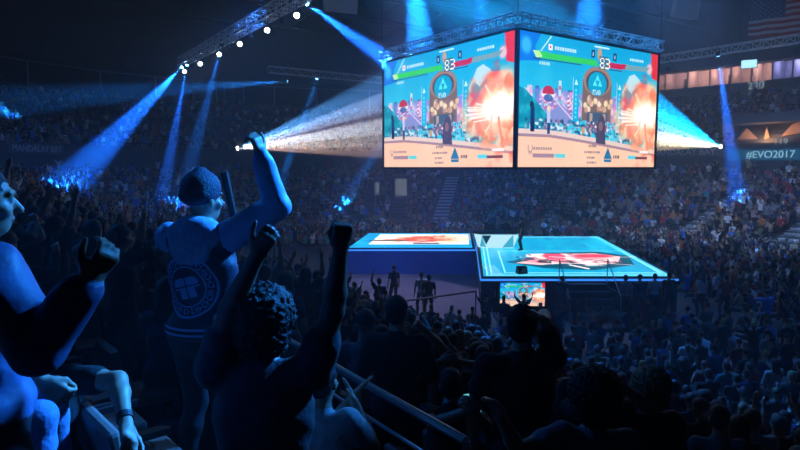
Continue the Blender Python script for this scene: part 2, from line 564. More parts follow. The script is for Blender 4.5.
def game_picture():
    p = Pic(400, 225)
    Y = p.Y[..., None]
    p.a = np.array([0.05, 0.62, 0.83]) * (1 - Y) + np.array([0.25, 0.82, 0.88]) * Y
    p.put(np.clip(p.noise(6, 1) * 2 - 0.9, 0, 1), (0.45, 0.85, 0.93), 0.35)
    # snowy mountain
    p.poly([(0.68, 0.44), (0.76, 0.22), (0.80, 0.20), (0.84, 0.24), (0.97, 0.46)], (0.72, 0.86, 0.9))
    p.poly([(0.68, 0.44), (0.74, 0.32), (0.78, 0.37), (0.82, 0.31), (0.88, 0.38), (0.97, 0.46)], (0.25, 0.62, 0.72))
    # city backdrop behind blossom trees
    r = random.Random(3)
    for k in range(46):
        x = r.random(); w = 0.012 + r.random() * 0.025; h = 0.06 + 0.16 * r.random()
        c = r.choice([(0.15, 0.5, 0.65), (0.75, 0.45, 0.55), (0.85, 0.8, 0.85), (0.2, 0.35, 0.6), (0.1, 0.55, 0.62), (0.55, 0.3, 0.5)])
        p.rect(x, 0.60 - h, x + w, 0.62, c, 0.85)
    for k in range(260):
        x = 0.08 + 0.92 * r.random(); y = 0.42 + 0.20 * r.random()
        c = r.choice([(0.85, 0.62, 0.82), (0.68, 0.5, 0.78), (0.92, 0.78, 0.9), (0.45, 0.5, 0.8)])
        p.ell(x, y, 0.014 + 0.02 * r.random(), 0.02 + 0.022 * r.random(), c, 0.8, 0.5)
    for k in range(14):   # red and white striped posts
        x = 0.02 + r.random() * 0.36
        y = 0.38 + 0.15 * r.random()
        for j in range(6): p.rect(x, y + j * 0.018, x + 0.009, y + j * 0.018 + 0.009, (0.85, 0.3, 0.35) if j % 2 else (0.95, 0.9, 0.92))
    p.rect(0.255, 0.33, 0.272, 0.45, (0.75, 0.85, 0.95)); p.rect(0.257, 0.37, 0.27, 0.40, (0.8, 0.3, 0.4))
    # red lantern dome
    p.ell(0.19, 0.43, 0.038, 0.055, (0.72, 0.15, 0.25)); p.rect(0.15, 0.44, 0.23, 0.46, (0.95, 0.9, 0.9)); p.ell(0.19, 0.47, 0.03, 0.03, (0.3, 0.4, 0.65))
    # teal hillside at the left
    p.poly([(0, 0.40), (0.05, 0.42), (0.13, 0.52), (0.2, 0.62), (0.28, 0.70), (0, 0.74)], (0.03, 0.52, 0.62))
    p.put(np.clip(p.noise(40, 4, 2) * 3 - 1.6, 0, 1) * (p.X < 0.3) * (p.Y > 0.42) * (p.Y < 0.74), (0.2, 0.75, 0.8), 0.6)
    # roofs
    p.poly([(0.20, 0.58), (0.27, 0.50), (0.40, 0.66), (0.22, 0.66)], (0.5, 0.55, 0.78))
    p.line((0.25, 0.5), (0.40, 0.68), 0.008, (0.85, 0.75, 0.9)); p.line((0.62, 0.70), (0.74, 0.52), 0.008, (0.8, 0.8, 0.9))
    # the arched hall with its round sign
    p.rect(0.415, 0.30, 0.625, 0.62, (0.46, 0.38, 0.36)); p.ell(0.52, 0.30, 0.105, 0.12, (0.62, 0.48, 0.42))
    p.ell(0.52, 0.31, 0.085, 0.10, (0.30, 0.26, 0.30)); p.ell(0.52, 0.32, 0.07, 0.10, (0.02, 0.62, 0.78))
    for (x, y) in ((0.52, 0.27), (0.502, 0.315), (0.538, 0.315)):
        p.poly([(x, y - 0.03), (x - 0.016, y + 0.025), (x + 0.016, y + 0.025)], (0.35, 0.88, 0.95))
    p.text('EVO', 0.487, 0.37, 0.04, (0.85, 0.95, 0.97))
    for k in range(26):
        x = 0.41 + 0.22 * r.random(); y = 0.44 + 0.1 * r.random()
        p.ell(x, y, 0.018, 0.03, r.choice([(0.93, 0.78, 0.6), (0.75, 0.58, 0.5), (0.98, 0.9, 0.75), (0.55, 0.42, 0.45)]), 0.85, 0.4)
    p.rect(0.45, 0.55, 0.60, 0.72, (0.25, 0.35, 0.45)); p.rect(0.47, 0.56, 0.49, 0.72, (0.7, 0.6, 0.55)); p.rect(0.565, 0.56, 0.585, 0.72, (0.7, 0.6, 0.55))
    # hanging blue banners
    for x in (0.35, 0.665):
        p.rect(x, 0.29, x + 0.042, 0.66, (0.05, 0.66, 0.85)); p.rect(x, 0.29, x + 0.003, 0.66, (0.8, 0.9, 0.95))
        p.poly([(x + 0.021, 0.30), (x + 0.009, 0.345), (x + 0.033, 0.345)], (0.75, 0.95, 1))
        for j in range(7): p.rect(x + 0.014, 0.38 + j * 0.035, x + 0.028, 0.40 + j * 0.035, (0.45, 0.88, 0.97), 0.8)
    # spectators and stalls behind the kerb
    m = (p.Y > 0.62) & (p.Y < 0.73 + 0.14 * np.clip(p.X - 0.2, 0, 1)) & (p.X > 0.05)
    for k, c in enumerate([(0.85, 0.72, 0.78), (0.15, 0.45, 0.65), (0.6, 0.35, 0.5), (0.9, 0.9, 0.95), (0.1, 0.25, 0.4)]):
        p.put(np.clip(p.noise(70, 20 + k, 1) * 5 - 3.2, 0, 1) * m, c, 0.9)
    # sand and kerb
    ky = 0.745 + 0.17 * np.clip(p.X - 0.18, 0, 1) ** 1.15
    p.put((p.Y > ky - 0.035).astype(float), (0.88, 0.78, 0.74)); p.put((p.Y > ky).astype(float), (0.62, 0.5, 0.56))
    p.put((p.Y > ky + 0.022).astype(float), (0.95, 0.74, 0.62))
    p.put((p.Y > ky + 0.022) * np.clip(p.noise(5, 9), 0, 1) ** 2, (1, 0.86, 0.74), 0.8)
    # onlookers: a dark suit at the left and a statue in the middle
    p.rect(0.083, 0.545, 0.108, 0.72, (0.05, 0.18, 0.38)); p.ell(0.09, 0.53, 0.013, 0.028, (0.1, 0.15, 0.25)); p.rect(0.083, 0.66, 0.108, 0.73, (0.03, 0.12, 0.28))
    p.rect(0.186, 0.57, 0.205, 0.66, (0.75, 0.75, 0.9)); p.ell(0.195, 0.55, 0.012, 0.025, (0.9, 0.8, 0.7)); p.rect(0.188, 0.66, 0.204, 0.74, (0.1, 0.25, 0.45))
    p.poly([(0.52, 0.80), (0.525, 0.64), (0.545, 0.58), (0.57, 0.57), (0.585, 0.62), (0.592, 0.81)], (0.28, 0.26, 0.36))
    p.ell(0.552, 0.66, 0.016, 0.04, (0.5, 0.38, 0.42)); p.ell(0.425, 0.7, 0.012, 0.03, (0.75, 0.6, 0.4))
    # the bright burst with flame coloured smoke
    m = np.hypot((p.X - 0.90) * 1.25, p.Y - 0.56)
    sm = p.noise(9, 31, 4)
    p.put(np.clip((0.36 - m) / 0.14 + (sm - 0.5) * 2.4, 0, 1) * (p.Y > 0.27) * (p.Y < 0.84), (0.98, 0.63, 0.50), 0.9)
    p.put(np.clip((0.26 - np.hypot((p.X - 0.80) * 1.6, p.Y - 0.50)) / 0.1 + (sm - 0.55) * 4, 0, 1), (0.88, 0.22, 0.26), 0.75)
    p.put(np.clip((p.noise(14, 33, 3) - 0.5) * 6, 0, 1) * np.clip((0.36 - m) / 0.1, 0, 1), (1.0, 0.82, 0.66), 0.8)
    p.put(np.clip((p.noise(20, 35, 3) - 0.58) * 8, 0, 1) * np.clip((0.33 - m) / 0.1, 0, 1), (0.95, 0.42, 0.25), 0.7)
    for k in range(7):
        a = k * 0.9 + 0.5; L = 0.10 + 0.12 * r.random()
        p.line((0.90, 0.57), (0.90 + L * math.cos(a) * 0.7, 0.57 + L * math.sin(a) * 1.2), 0.012, (1, 0.9, 0.78), 0.8)
    for (a, b) in (((0.90, 0.56), (0.70, 0.54)), ((0.90, 0.57), (0.69, 0.58)), ((0.90, 0.58), (0.72, 0.61)), ((0.9, 0.55), (0.76, 0.50))):
        p.line(a, b, 0.012, (1, 0.96, 0.93), 0.85)
    wob = (p.noise(12, 37, 3) - 0.5) * 0.16
    p.put(np.clip((0.23 - m + wob) / 0.12, 0, 1), (1, 0.86, 0.68), 0.9); p.put(np.clip((0.15 - m + wob * 0.8) / 0.08, 0, 1), (1, 1, 0.97))
    for k in range(5): p.line((0.88, 0.54 + 0.02 * k), (0.70 + 0.01 * k, 0.52 + 0.03 * k), 0.007, (1, 0.97, 0.95), 0.8)
    p.line((0.90, 0.62), (0.93, 0.86), 0.014, (0.95, 0.5, 0.36), 0.8); p.line((0.86, 0.60), (0.84, 0.78), 0.012, (0.97, 0.72, 0.6), 0.7)
    p.put((p.Y > 0.88) * np.clip((p.X - 0.80) * 8, 0, 1) * np.clip(p.noise(10, 41) * 4 - 1.7, 0, 1), (0.92, 0.3, 0.22), 0.9)
    # the head-up display
    p.poly([(0.0, 0.0), (0.14, 0.0), (0.10, 0.10), (0.14, 0.20), (0.0, 0.22)], (0.05, 0.45, 0.85)); p.line((0.2, 0.01), (0.12, 0.16), 0.006, (0.8, 0.95, 1))
    p.ell(0.05, 0.1, 0.04, 0.08, (0.25, 0.75, 0.95), 0.8, 0.5)
    p.poly([(0.93, 0.0), (1, 0.0), (1, 0.24), (0.94, 0.21)], (0.85, 0.18, 0.22)); p.ell(0.92, 0.14, 0.03, 0.06, (0.95, 0.75, 0.78), 0.9, 0.4)
    p.poly([(0.09, 0.13), (0.51, 0.135), (0.52, 0.18), (0.12, 0.18)], (0.20, 0.78, 0.33)); p.rect(0.09, 0.182, 0.40, 0.19, (0.1, 0.35, 0.45))
    p.poly([(0.09, 0.13), (0.13, 0.13), (0.15, 0.17), (0.11, 0.18)], (0.7, 0.95, 0.6))
    p.poly([(0.59, 0.135), (0.73, 0.13), (0.72, 0.175), (0.59, 0.18)], (0.75, 0.12, 0.28)); p.poly([(0.73, 0.13), (0.92, 0.125), (0.90, 0.165), (0.72, 0.175)], (0.45, 0.62, 0.66))
    p.rect(0.60, 0.185, 0.70, 0.195, (0.2, 0.25, 0.5))
    for x in (0.47, 0.63): p.rect(x, 0.055, x + 0.024, 0.115, (0.05, 0.2, 0.42)); p.rect(x + 0.01, 0.07, x + 0.014, 0.10, (0.9, 0.9, 0.95))
    p.rect(0.49, 0.02, 0.60, 0.03, (0.75, 0.9, 0.95)); p.ell(0.53, 0.08, 0.016, 0.05, (0.75, 0.6, 0.45))
    p.rect(0.528, 0.095, 0.592, 0.20, (0.25, 0.35, 0.4), 0.7); p.text('83', 0.532, 0.105, 0.085, (1, 0.98, 0.95))
    p.rect(0.185, 0.065, 0.21, 0.11, (0.95, 0.95, 0.97)); p.ell(0.1975, 0.0875, 0.006, 0.012, (0.85, 0.2, 0.25))
    for k in range(9): p.rect(0.225 + k * 0.016, 0.075, 0.236 + k * 0.016, 0.10, (0.85, 0.95, 0.98), 0.85)
    for k in range(7): p.rect(0.76 + k * 0.016, 0.07, 0.771 + k * 0.016, 0.093, (0.85, 0.95, 0.98), 0.85)
    for k in range(5): p.rect(0.13 + k * 0.014, 0.205, 0.14 + k * 0.014, 0.225, (0.8, 0.9, 0.9), 0.8)
    p.text('V', 0.07, 0.83, 0.075, (0.52, 0.48, 0.5))
    for k in range(8): p.rect(0.105 + k * 0.015, 0.845, 0.116 + k * 0.015, 0.865, (0.55, 0.5, 0.52))
    p.rect(0.10, 0.895, 0.235, 0.925, (0.62, 0.5, 0.56)); p.rect(0.24, 0.895, 0.31, 0.925, (0.35, 0.80, 0.84))
    for (y, x0, x1) in ((0.815, 0.47, 0.53), (0.865, 0.44, 0.55), (0.91, 0.46, 0.52), (0.95, 0.46, 0.53)):
        x = x0
        while x < x1: p.rect(x, y, x + 0.008, y + 0.02, (0.5, 0.45, 0.48)); x += 0.012
    p.poly([(0.612, 0.83), (0.58, 0.93), (0.645, 0.93)], (0.1, 0.45, 0.62)); p.rect(0.585, 0.935, 0.64, 0.955, (0.1, 0.45, 0.62))
    for k in range(4): p.rect(0.655 + k * 0.012, 0.90, 0.663 + k * 0.012, 0.925, (0.3, 0.3, 0.35))
    p.rect(0.77, 0.90, 0.83, 0.93, (0.35, 0.8, 0.88)); p.rect(0.83, 0.905, 0.93, 0.93, (0.45, 0.25, 0.3)); p.rect(0.865, 0.855, 0.935, 0.875, (0.95, 0.92, 0.9))
    return p


def strokes(p, seed, n, cols, box, wmin=0.004, wmax=0.02, ang=0.0, spread=0.35):
    r = random.Random(seed); x0, y0, x1, y1 = box
    for k in range(n):
        x = x0 + (x1 - x0) * r.random(); y = y0 + (y1 - y0) * r.random(); a = ang + (r.random() - 0.5) * spread * 2
        L = 0.06 + 0.16 * r.random()
        p.line((x - L * math.cos(a), y - L * math.sin(a)), (x + L * math.cos(a), y + L * math.sin(a)), wmin + (wmax - wmin) * r.random(), r.choice(cols), 0.9, 1.0)


def wing_picture():
    p = Pic(180, 180, (0.06, 0.55, 0.78))
    p.put(np.clip(p.noise(6, 2) * 2 - 0.8, 0, 1), (0.15, 0.72, 0.85), 0.8)
    p.rect(0.13, 0.10, 0.98, 0.80, (0.96, 0.93, 0.90))
    r = random.Random(5)
    strokes(p, 6, 26, [(0.95, 0.62, 0.42), (0.85, 0.68, 0.55), (0.93, 0.45, 0.35)], (0.40, 0.15, 0.9, 0.7), 0.008, 0.03, 0.1, 0.9)
    n1, n2 = p.noise(9, 51, 4), p.noise(14, 52, 3)
    m = np.clip((1 - np.hypot((p.X - 0.6) / 0.34, (p.Y - 0.42 + 0.35 * (p.X - 0.55)) / 0.22)) * 4, 0, 1)
    p.put(m * np.clip(n1 * 6 - 2.5, 0, 1), (0.93, 0.15, 0.12)); p.put(m * np.clip(n2 * 8 - 4.6, 0, 1), (1, 0.8, 0.65))
    strokes(p, 7, 16, [(0.85, 0.16, 0.18), (0.98, 0.5, 0.4)], (0.38, 0.3, 0.75, 0.65), 0.008, 0.03, -0.3, 0.7)
    strokes(p, 8, 7, [(0.1, 0.13, 0.14), (0.25, 0.3, 0.2)], (0.2, 0.45, 0.4, 0.6), 0.008, 0.02, 0.1, 0.3)
    strokes(p, 9, 8, [(0.1, 0.5, 0.35), (0.2, 0.25, 0.25), (0.9, 0.8, 0.6)], (0.72, 0.4, 0.95, 0.75), 0.006, 0.015, -0.5, 0.5)
    p.rect(0.5, 0.70, 0.72, 0.78, (0.05, 0.1, 0.15))
    for q in (0.04, 0.96): p.rect(0, q - 0.006, 1, q + 0.006, (0.3, 0.85, 0.95), 0.7)
    return p


def floor_picture():
    p = Pic(240, 400, (0.04, 0.55, 0.72))
    p.put(np.clip(p.noise(7, 2, 4) * 2.4 - 0.9, 0, 1), (0.12, 0.74, 0.85), 0.9)
    p.put(np.clip(p.noise(9, 12, 3) * 3 - 1.8, 0, 1) * (p.Y < 0.42), (0.01, 0.28, 0.50), 0.9)
    # the red and white painted figure of strokes on the front half
    p.poly([(0.14, 0.74), (0.3, 0.64), (0.45, 0.53), (0.8, 0.5), (0.96, 0.60), (0.9, 0.80), (0.62, 0.90), (0.35, 0.86)], (0.02, 0.25, 0.32), 0.9)
    p.poly([(0.20, 0.76), (0.38, 0.66), (0.5, 0.56), (0.76, 0.54), (0.9, 0.62), (0.82, 0.76), (0.66, 0.80), (0.5, 0.76), (0.35, 0.80)], (0.92, 0.72, 0.72), 0.95)
    n1, n2, n3 = p.noise(10, 61, 4), p.noise(16, 62, 3), p.noise(22, 63, 3)
    body = np.clip((1 - np.hypot((p.X - 0.56) / 0.38, (p.Y - 0.68 - 0.12 * (p.X - 0.56)) / 0.15)) * 4, 0, 1)
    p.put(body * np.clip(n1 * 5 - 2.2, 0, 1), (0.93, 0.25, 0.38)); p.put(body * np.clip(n2 * 7 - 3.8, 0, 1), (1, 0.86, 0.84)); p.put(body * np.clip(n3 * 8 - 4.9, 0, 1), (0.10, 0.14, 0.2), 0.85)
    p.put(np.clip((1 - np.hypot((p.X - 0.72) / 0.16, (p.Y - 0.61) / 0.06)) * 3, 0, 1), (0.88, 0.13, 0.25), 0.8)
    strokes(p, 22, 12, [(0.98, 0.92, 0.9), (0.9, 0.4, 0.5), (0.12, 0.2, 0.25)], (0.3, 0.62, 0.8, 0.78), 0.003, 0.008, 0.2, 0.3)
    p.line((0.52, 0.80), (0.60, 0.87), 0.012, (0.96, 0.88, 0.86), 1, 1.0)
    for (x0, y0, x1, y1) in ((0.12, 0.48, 0.97, 0.94), (0.02, 0.02, 0.985, 0.985), (0.045, 0.05, 0.965, 0.965)):
        for (a, b) in (((x0, y0), (x1, y0)), ((x1, y0), (x1, y1)), ((x1, y1), (x0, y1)), ((x0, y1), (x0, y0))):
            p.line(a, b, 0.004, (0.6, 0.92, 0.98), 0.9, 1.0)
    return p

M_led = screen_mat('led_screen', 1.3)
M_ledfloor = screen_mat('led_floor', 1.9)
GAME = game_picture().grid('game_picture', M_led, 9.9, 5.57)

# ------------------------------------------------------------------ the four sided screen over the stage
def truss_mesh(mb, a, b, s=0.5, bay=0.6, r=0.025, rb=0.014):
    a = Vector(a); b = Vector(b); d = (b - a); L = d.length; d.normalize()
    sd = d.cross(Vector((0, 0, 1))).normalized(); up = sd.cross(d)
    cs = [sd * (s / 2) * i + up * (s / 2) * j for i, j in ((-1, -1), (1, -1), (1, 1), (-1, 1))]
    for c in cs: mb.bar(a + c, b + c, r, 6)
    n = max(1, int(L / bay))
    for k in range(n):
        p0 = a + d * (L * k / n); p1 = a + d * (L * (k + 1) / n)
        for q in range(4):
            c0, c1 = cs[q], cs[(q + 1) % 4]
            if k % 2: c0, c1 = c1, c0
            mb.bar(p0 + c0, p1 + c1, rb, 4, caps=False)
            mb.bar(p0 + cs[q], p0 + cs[(q + 1) % 4], rb, 4, caps=False)
    return mb


def screen_cube():
    c0 = Vector((4.75, 25.0, 0)); ur = Vector((U[0], U[1], 0)); vr = Vector((V[0], V[1], 0))
    W = 10.0; ctr = c0 + ur * (W / 2) + vr * (W / 2)
    root = empty('video_screen_cube', (ctr.x, ctr.y, 5.85), math.atan2(V[1], V[0]))
    tag(root, 'giant four sided video cube hanging over the stage', 'screen')
    k = W / 2
    for q in range(4):
        a = q * math.pi / 2
        fr = MB()
        H = 5.62
        fr.box((0, -k + 0.07, 0.0), (W, 0.16, 0.1)); fr.box((0, -k + 0.07, H + 0.02), (W, 0.16, 0.1))
        for s in (-1, 1): fr.box((s * (k - 0.05), -k + 0.07, H / 2), (0.1, 0.16, H + 0.1))
        fr.box((0, -k + 0.2, H / 2), (W - 0.1, 0.1, H))
        f = fr.build('screen_frame', M_black, root); f.rotation_euler = (0, 0, a)
        s = link_mesh('screen', GAME, root); s.rotation_euler = (0, 0, a)
        s.location = (math.sin(a) * (k - 0.02), -math.cos(a) * (k - 0.02), 0.03)
    roof = MB().box((0, 0, 5.55), (W - 0.5, W - 0.5, 0.1)); roof.box((0, 0, 0.1), (W - 0.5, W - 0.5, 0.08)); roof.build('cabinet', M_black, root)
    t = MB()
    for (a, b) in (((-k, -k), (k, -k)), ((k, -k), (k, k)), ((k, k), (-k, k)), ((-k, k), (-k, -k))):
        truss_mesh(t, (a[0], a[1], 6.02), (b[0], b[1], 6.02), 0.42, 0.5, 0.03, 0.018)
    t.build('top_truss', M_steel, root)
    for (x, y) in ((-k, -k), (k, -k), (k, k), (-k, k)):
        MB().bar((x, y, 6.2), (x, y, 16.0), 0.02, 6).build('hanging_cable', M_dark, root)
screen_cube()

# ------------------------------------------------------------------ stage
M_skirt = mat('blue_skirt', (0.02, 0.11, 0.42), 0.7)
M_glow = emit('blue_led_strip', (0.04, 0.26, 1.0), 1.1)
M_acrylic = mat('white_desk_panel', (0.75, 0.85, 0.9), 0.3)
def flat_led(name, pic, x0, x1, y0, y1, z, parent):
    me = pic.grid(name, M_ledfloor, x1 - x0, y1 - y0)
    o = link_mesh(name, me, parent, (((x0 + x1) / 2, y0, z)))
    o.rotation_euler = (-math.pi / 2, 0, 0)
    return o

def stage_block(root, poly, skirt):
    MB().prism(poly, 0.0, 1.40).build('skirt', skirt, root)
    cx = sum(p[0] for p in poly) / len(poly); cy = sum(p[1] for p in poly) / len(poly)
    MB().prism(poly, 1.40, 1.44).build('deck', M_black, root)
    g = MB()
    for i in range(len(poly)):
        a = poly[i]; b = poly[(i + 1) % len(poly)]
        g.bar((a[0], a[1], 1.33), (b[0], b[1], 1.33), 0.05, 6)
    g.build('edge_light', M_glow, root)

main = empty('main_stage', (7.5, 31, 0)); tag(main, 'large raised stage with a glowing turquoise video floor', 'stage')
def rel(P, r): return [(x - r.location.x, y - r.location.y) for x, y in P]
MP = [(3.3, 24.2), (11.3, 24.2), (13.0, 38.8), (4.95, 38.8), (4.25, 33.0)]
stage_block(main, rel(MP, main), M_black)
# video floor follows the stage outline, which widens to the back on the right
fp = floor_picture().grid('video_floor', M_ledfloor, 1, 1)
co = np.zeros(len(fp.vertices) * 3); fp.vertices.foreach_get('co', co); co = co.reshape(-1, 3)
tx = co[:, 0] + 0.5; ty = co[:, 2]
yy = 24.35 + ty * 14.3
xr = 11.15 + (yy - 24.35) / 14.3 * 1.62
xl = 3.42 + (yy - 24.35) / 14.3 * 1.68
co2 = np.c_[xl + tx * (xr - xl) - 7.5, yy - 31, np.full(len(tx), 1.452)]
fp.vertices.foreach_set('co', co2.ravel()); fp.update()
link_mesh('video_floor', fp, main)
lines = MB()
for k in range(5): lines.box((3.75 + k * 0.12 - 7.5, 25.9 - 31, 1.458), (0.025, 2.6, 0.006))
lines.build('floor_stripe', emit('floor_line', (0.5, 0.9, 1.0), 1.0), main)
# shade panels, steps and rails on the front
st = empty('stage_steps', (7.4, 23.6, 0)); tag(st, 'black four tread steps with handrails at the stage front', 'steps')
for k in range(5):
    MB().box((0, -1.0 + k * 0.3, 0.25 * (k + 1) - 0.02), (1.9, 0.3, 0.04)).build('tread', M_dark, st)
for s in (-1, 1): MB().box((s * 0.98, -0.3, 0.55), (0.05, 1.4, 1.1)).build('stringer', M_black, st)
M_handrail = mat('pale_handrail', (0.45, 0.55, 0.6), 0.4, 0.5)
for s in (-1, 1):
    h = MB(); h.bar((s * 0.97, -1.15, 0.0), (s * 0.97, -1.15, 0.95), 0.02).bar((s * 0.97, -1.15, 0.95), (s * 0.97, 0.45, 2.2), 0.022).bar((s * 0.97, 0.45, 1.2), (s * 0.97, 0.45, 2.2), 0.02)
    h.build('handrail', M_handrail, st)
wing = empty('side_stage', (0.5, 36.8, 0)); tag(wing, 'lower left stage with white and red video floor and blue front', 'stage')
WP = [(-3.0, 33.0), (4.15, 33.0), (4.88, 40.6), (-2.2, 40.6)]
stage_block(wing, rel(WP, wing), M_skirt)
wp = wing_picture().grid('video_floor', M_ledfloor, 1, 1)
co = np.zeros(len(wp.vertices) * 3); wp.vertices.foreach_get('co', co); co = co.reshape(-1, 3)
tx = co[:, 0] + 0.5; yy = 33.15 + co[:, 2] * 7.3; xl = -2.85 + (yy - 33.15) / 7.3 * 0.75
wp.vertices.foreach_set('co', np.c_[xl + tx * (4.0 + (yy - 33) * 0.096 - xl) - 0.5, yy - 36.8, np.full(len(tx), 1.452)].ravel()); wp.update()
link_mesh('video_floor', wp, wing)
# low video panel on the stage front
mon = empty('front_monitor', (4.93, 23.9, 0.3)); tag(mon, 'small bright screen on the stage front beside the steps', 'screen')
MB().box((0, 0.06, 0.48), (1.9, 0.1, 1.04)).box((0, 0.08, -0.17), (1.4, 0.2, 0.26)).build('screen_frame', M_black, mon)
s = link_mesh('screen', GAME, mon, (0, -0.005, 0.02)); s.scale = (1.8 / 9.9, 1, 0.95 / 5.57)

# hexagonal player desk
desk = empty('player_desk', (5.35, 33.5, 1.455)); tag(desk, 'white faceted player desk on the stage', 'desk')
top = MB().prism([(-1.35, -0.2), (-0.9, -0.75), (1.0, -0.75), (1.35, -0.2), (1.1, 0.55), (-1.1, 0.55)], 0.80, 0.86)
top.build('desk_top', M_dark, desk)
rim = MB().prism([(-1.38, -0.2), (-0.92, -0.78), (1.02, -0.78), (1.38, -0.2), (1.1, -0.15), (-1.1, -0.15)], 0.765, 0.80)
rim.build('desk_rim', M_acrylic, desk)
P = [(-1.25, -0.2), (-0.85, -0.68), (0.0, -0.72), (0.95, -0.68), (1.25, -0.2)]; B_ = [(-1.0, -0.15), (-0.55, -0.45), (0.1, -0.5), (0.75, -0.45), (1.0, -0.15)]
pan = MB()
for i in range(4):
    a, b = P[i], P[i + 1]; c, d = B_[i], B_[i + 1]
    pan.add([(a[0], a[1], 0.765), (b[0], b[1], 0.765), (d[0], d[1], 0.0), (c[0], c[1], 0.0)], [(0, 1, 2), (0, 2, 3)])
pan.add([(P[0][0], P[0][1], .765), (P[4][0], P[4][1], .765), (B_[4][0], B_[4][1], 0), (B_[0][0], B_[0][1], 0)], [(0, 3, 2, 1)])
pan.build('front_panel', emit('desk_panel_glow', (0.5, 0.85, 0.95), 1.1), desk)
M_facet = mat('dark_facet', (0.03, 0.06, 0.09), 0.4)
for (x, w) in ((-0.62, 0.26),):
    MB().add([(x - w, -0.745, 0.72), (x + w, -0.745, 0.72), (x, -0.62, 0.2)], [(0, 1, 2)]).build('dark_facet', M_facet, desk)

M_cyanf = emit('desk_cyan_facet', (0.05, 0.5, 0.7), 0.9)
MB().add([(0.25, -0.71, 0.05), (0.55, -0.735, 0.42), (0.85, -0.70, 0.75), (0.90, -0.56, 0.05)], [(0, 1, 2, 3)]).build('cyan_facet', M_cyanf, desk)
MB().add([(-0.86, -0.71, 0.70), (-0.76, -0.70, 0.40), (-0.62, -0.60, 0.06), (-0.95, -0.56, 0.10)], [(0, 1, 2, 3)]).build('cyan_facet', M_cyanf, desk)
for k, (x, lb) in enumerate(((5.0, 'black monitor on the left half of the player desk'), (5.85, 'black monitor on the desk in front of the blond player'))):
    mo = empty('desk_monitor', (x, 33.45, 2.315)); tag(mo, lb, 'monitor')
    MB().box((0, 0, 0.27), (0.56, 0.04, 0.33)).build('panel', M_black, mo); MB().bar((0, 0.02, 0), (0, 0.02, 0.15), 0.02).box((0, 0.02, 0.01), (0.22, 0.16, 0.02)).build('stand', M_dark, mo)
# ------------------------------------------------------------------ rig: trusses and lamps
def truss(a, b, label, group=None, s=0.6):
    a = Vector(a); b = Vector(b); m = (a + b) / 2
    root = empty('lighting_truss', m); tag(root, label, 'truss', group)
    n = max(1, round((b - a).length / 6.0))
    for k in range(n):
        p = a + (b - a) * k / n - m; q = a + (b - a) * (k + 1) / n - m
        truss_mesh(MB(), p, q, s, 0.75, 0.035, 0.02).build('truss_section', M_steel, root)
        MB().bar(p + Vector((0, 0, s / 2)), p + Vector((0, 0, 9.0)), 0.015, 5).build('hanging_cable', M_dark, root)
    return root

TL0, TL1 = Vector((-19.6, 55.2, 15.25)), Vector((-1.5, 28.2, 15.25))
truss(TL0, TL1, 'long lighting truss at upper left carrying a row of white spotlights', s=0.7)
truss((-12.3, 57.6, 15.0), (1.2, 66.9, 15.0), 'far thin truss running in behind the left face of the video cube')
truss((18.5, 57.0, 15.0), (33.5, 37.4, 15.0), 'long silver truss crossing the upper right in front of the suites')
truss((-3.0, 28.0, 19.0), (20.0, 44.0, 19.0), 'high dark truss above the video cube')

M_lamp = emit('lamp_white', (0.80, 0.93, 1.0), 22.0)
M_lampblue = emit('lamp_blue', (0.15, 0.5, 1.0), 20.0)
M_lampwarm = emit('lamp_warm', (1.0, 0.9, 0.8), 60.0)
def spot_fixture(loc, aim, lens, label, group, r=0.17, drop=0.55, name='stage_light'):
    d = (Vector(aim) - Vector(loc)).normalized()
    root = empty(name, loc); tag(root, label, 'stage light', group)
    b = MB(); b.lathe(-d * 0.34, d, [(0, r * 0.55), (0.08, r * 0.95), (0.28, r), (0.34, r * 1.12)], 14); b.build('body', M_black, root, True)
    MB().lathe(d * 0.0, d, [(0.002, r * 0.92), (0.012, r * 0.9)], 14).build('lens', lens, root)
    sd = d.cross(Vector((0, 0, 1)))
    sd = sd.normalized() if sd.length > 0.05 else Vector((1, 0, 0))
    y = MB(); c = -d * 0.16
    for s in (-1, 1): y.bar(c + sd * s * r * 1.15, c + sd * s * r * 1.15 + Vector((0, 0, drop * 0.7)), 0.02, 5)
    y.bar(c + sd * r * 1.15 + Vector((0, 0, drop * 0.7)), c - sd * r * 1.15 + Vector((0, 0, drop * 0.7)), 0.02, 5)
    y.bar(c + Vector((0, 0, drop * 0.7)), c + Vector((0, 0, drop)), 0.025, 5)
    y.build('yoke', M_dark, root)
    return root

# bright white lamps along the left truss, each one facing the camera side of the arena
ROW = [(186, 63), (200, 55), (218, 45.5), (237, 35), (261, 21), (290, 6)]
dirT = (TL1 - TL0)
which = ['lowest lamp of the left truss row', 'second lowest lamp of the left truss row', 'third lowest lamp of the left truss row',
         'third highest lamp of the left truss row', 'second highest lamp of the left truss row', 'highest lamp of the left truss row']
for k, f in enumerate((0.03, 0.18, 0.335, 0.475, 0.63, 0.765)):
    p = TL0 + dirT * f + Vector((0, 0, -0.95))
    aim = Vector((-3.0, 4.0, 2.0))
    spot_fixture(p, aim, M_lamp, 'glaring white light, ' + which[k], 'white lamps on the left truss')
    d = (aim - p).normalized()
    light('truss_lamp', 'SPOT', p + d * 0.1, aim, 250, (0.4, 0.65, 1.0), 0.1, 90, 1.0)
    # small dark moving heads between the lamps
    q = TL0 + dirT * (f + 0.07) + Vector((0, 0, -0.95))
    spot_fixture(q, q + Vector((0.1, -0.1, -1)), M_black, 'unlit black moving head just above the ' + which[k], 'moving heads on the left truss', 0.14)

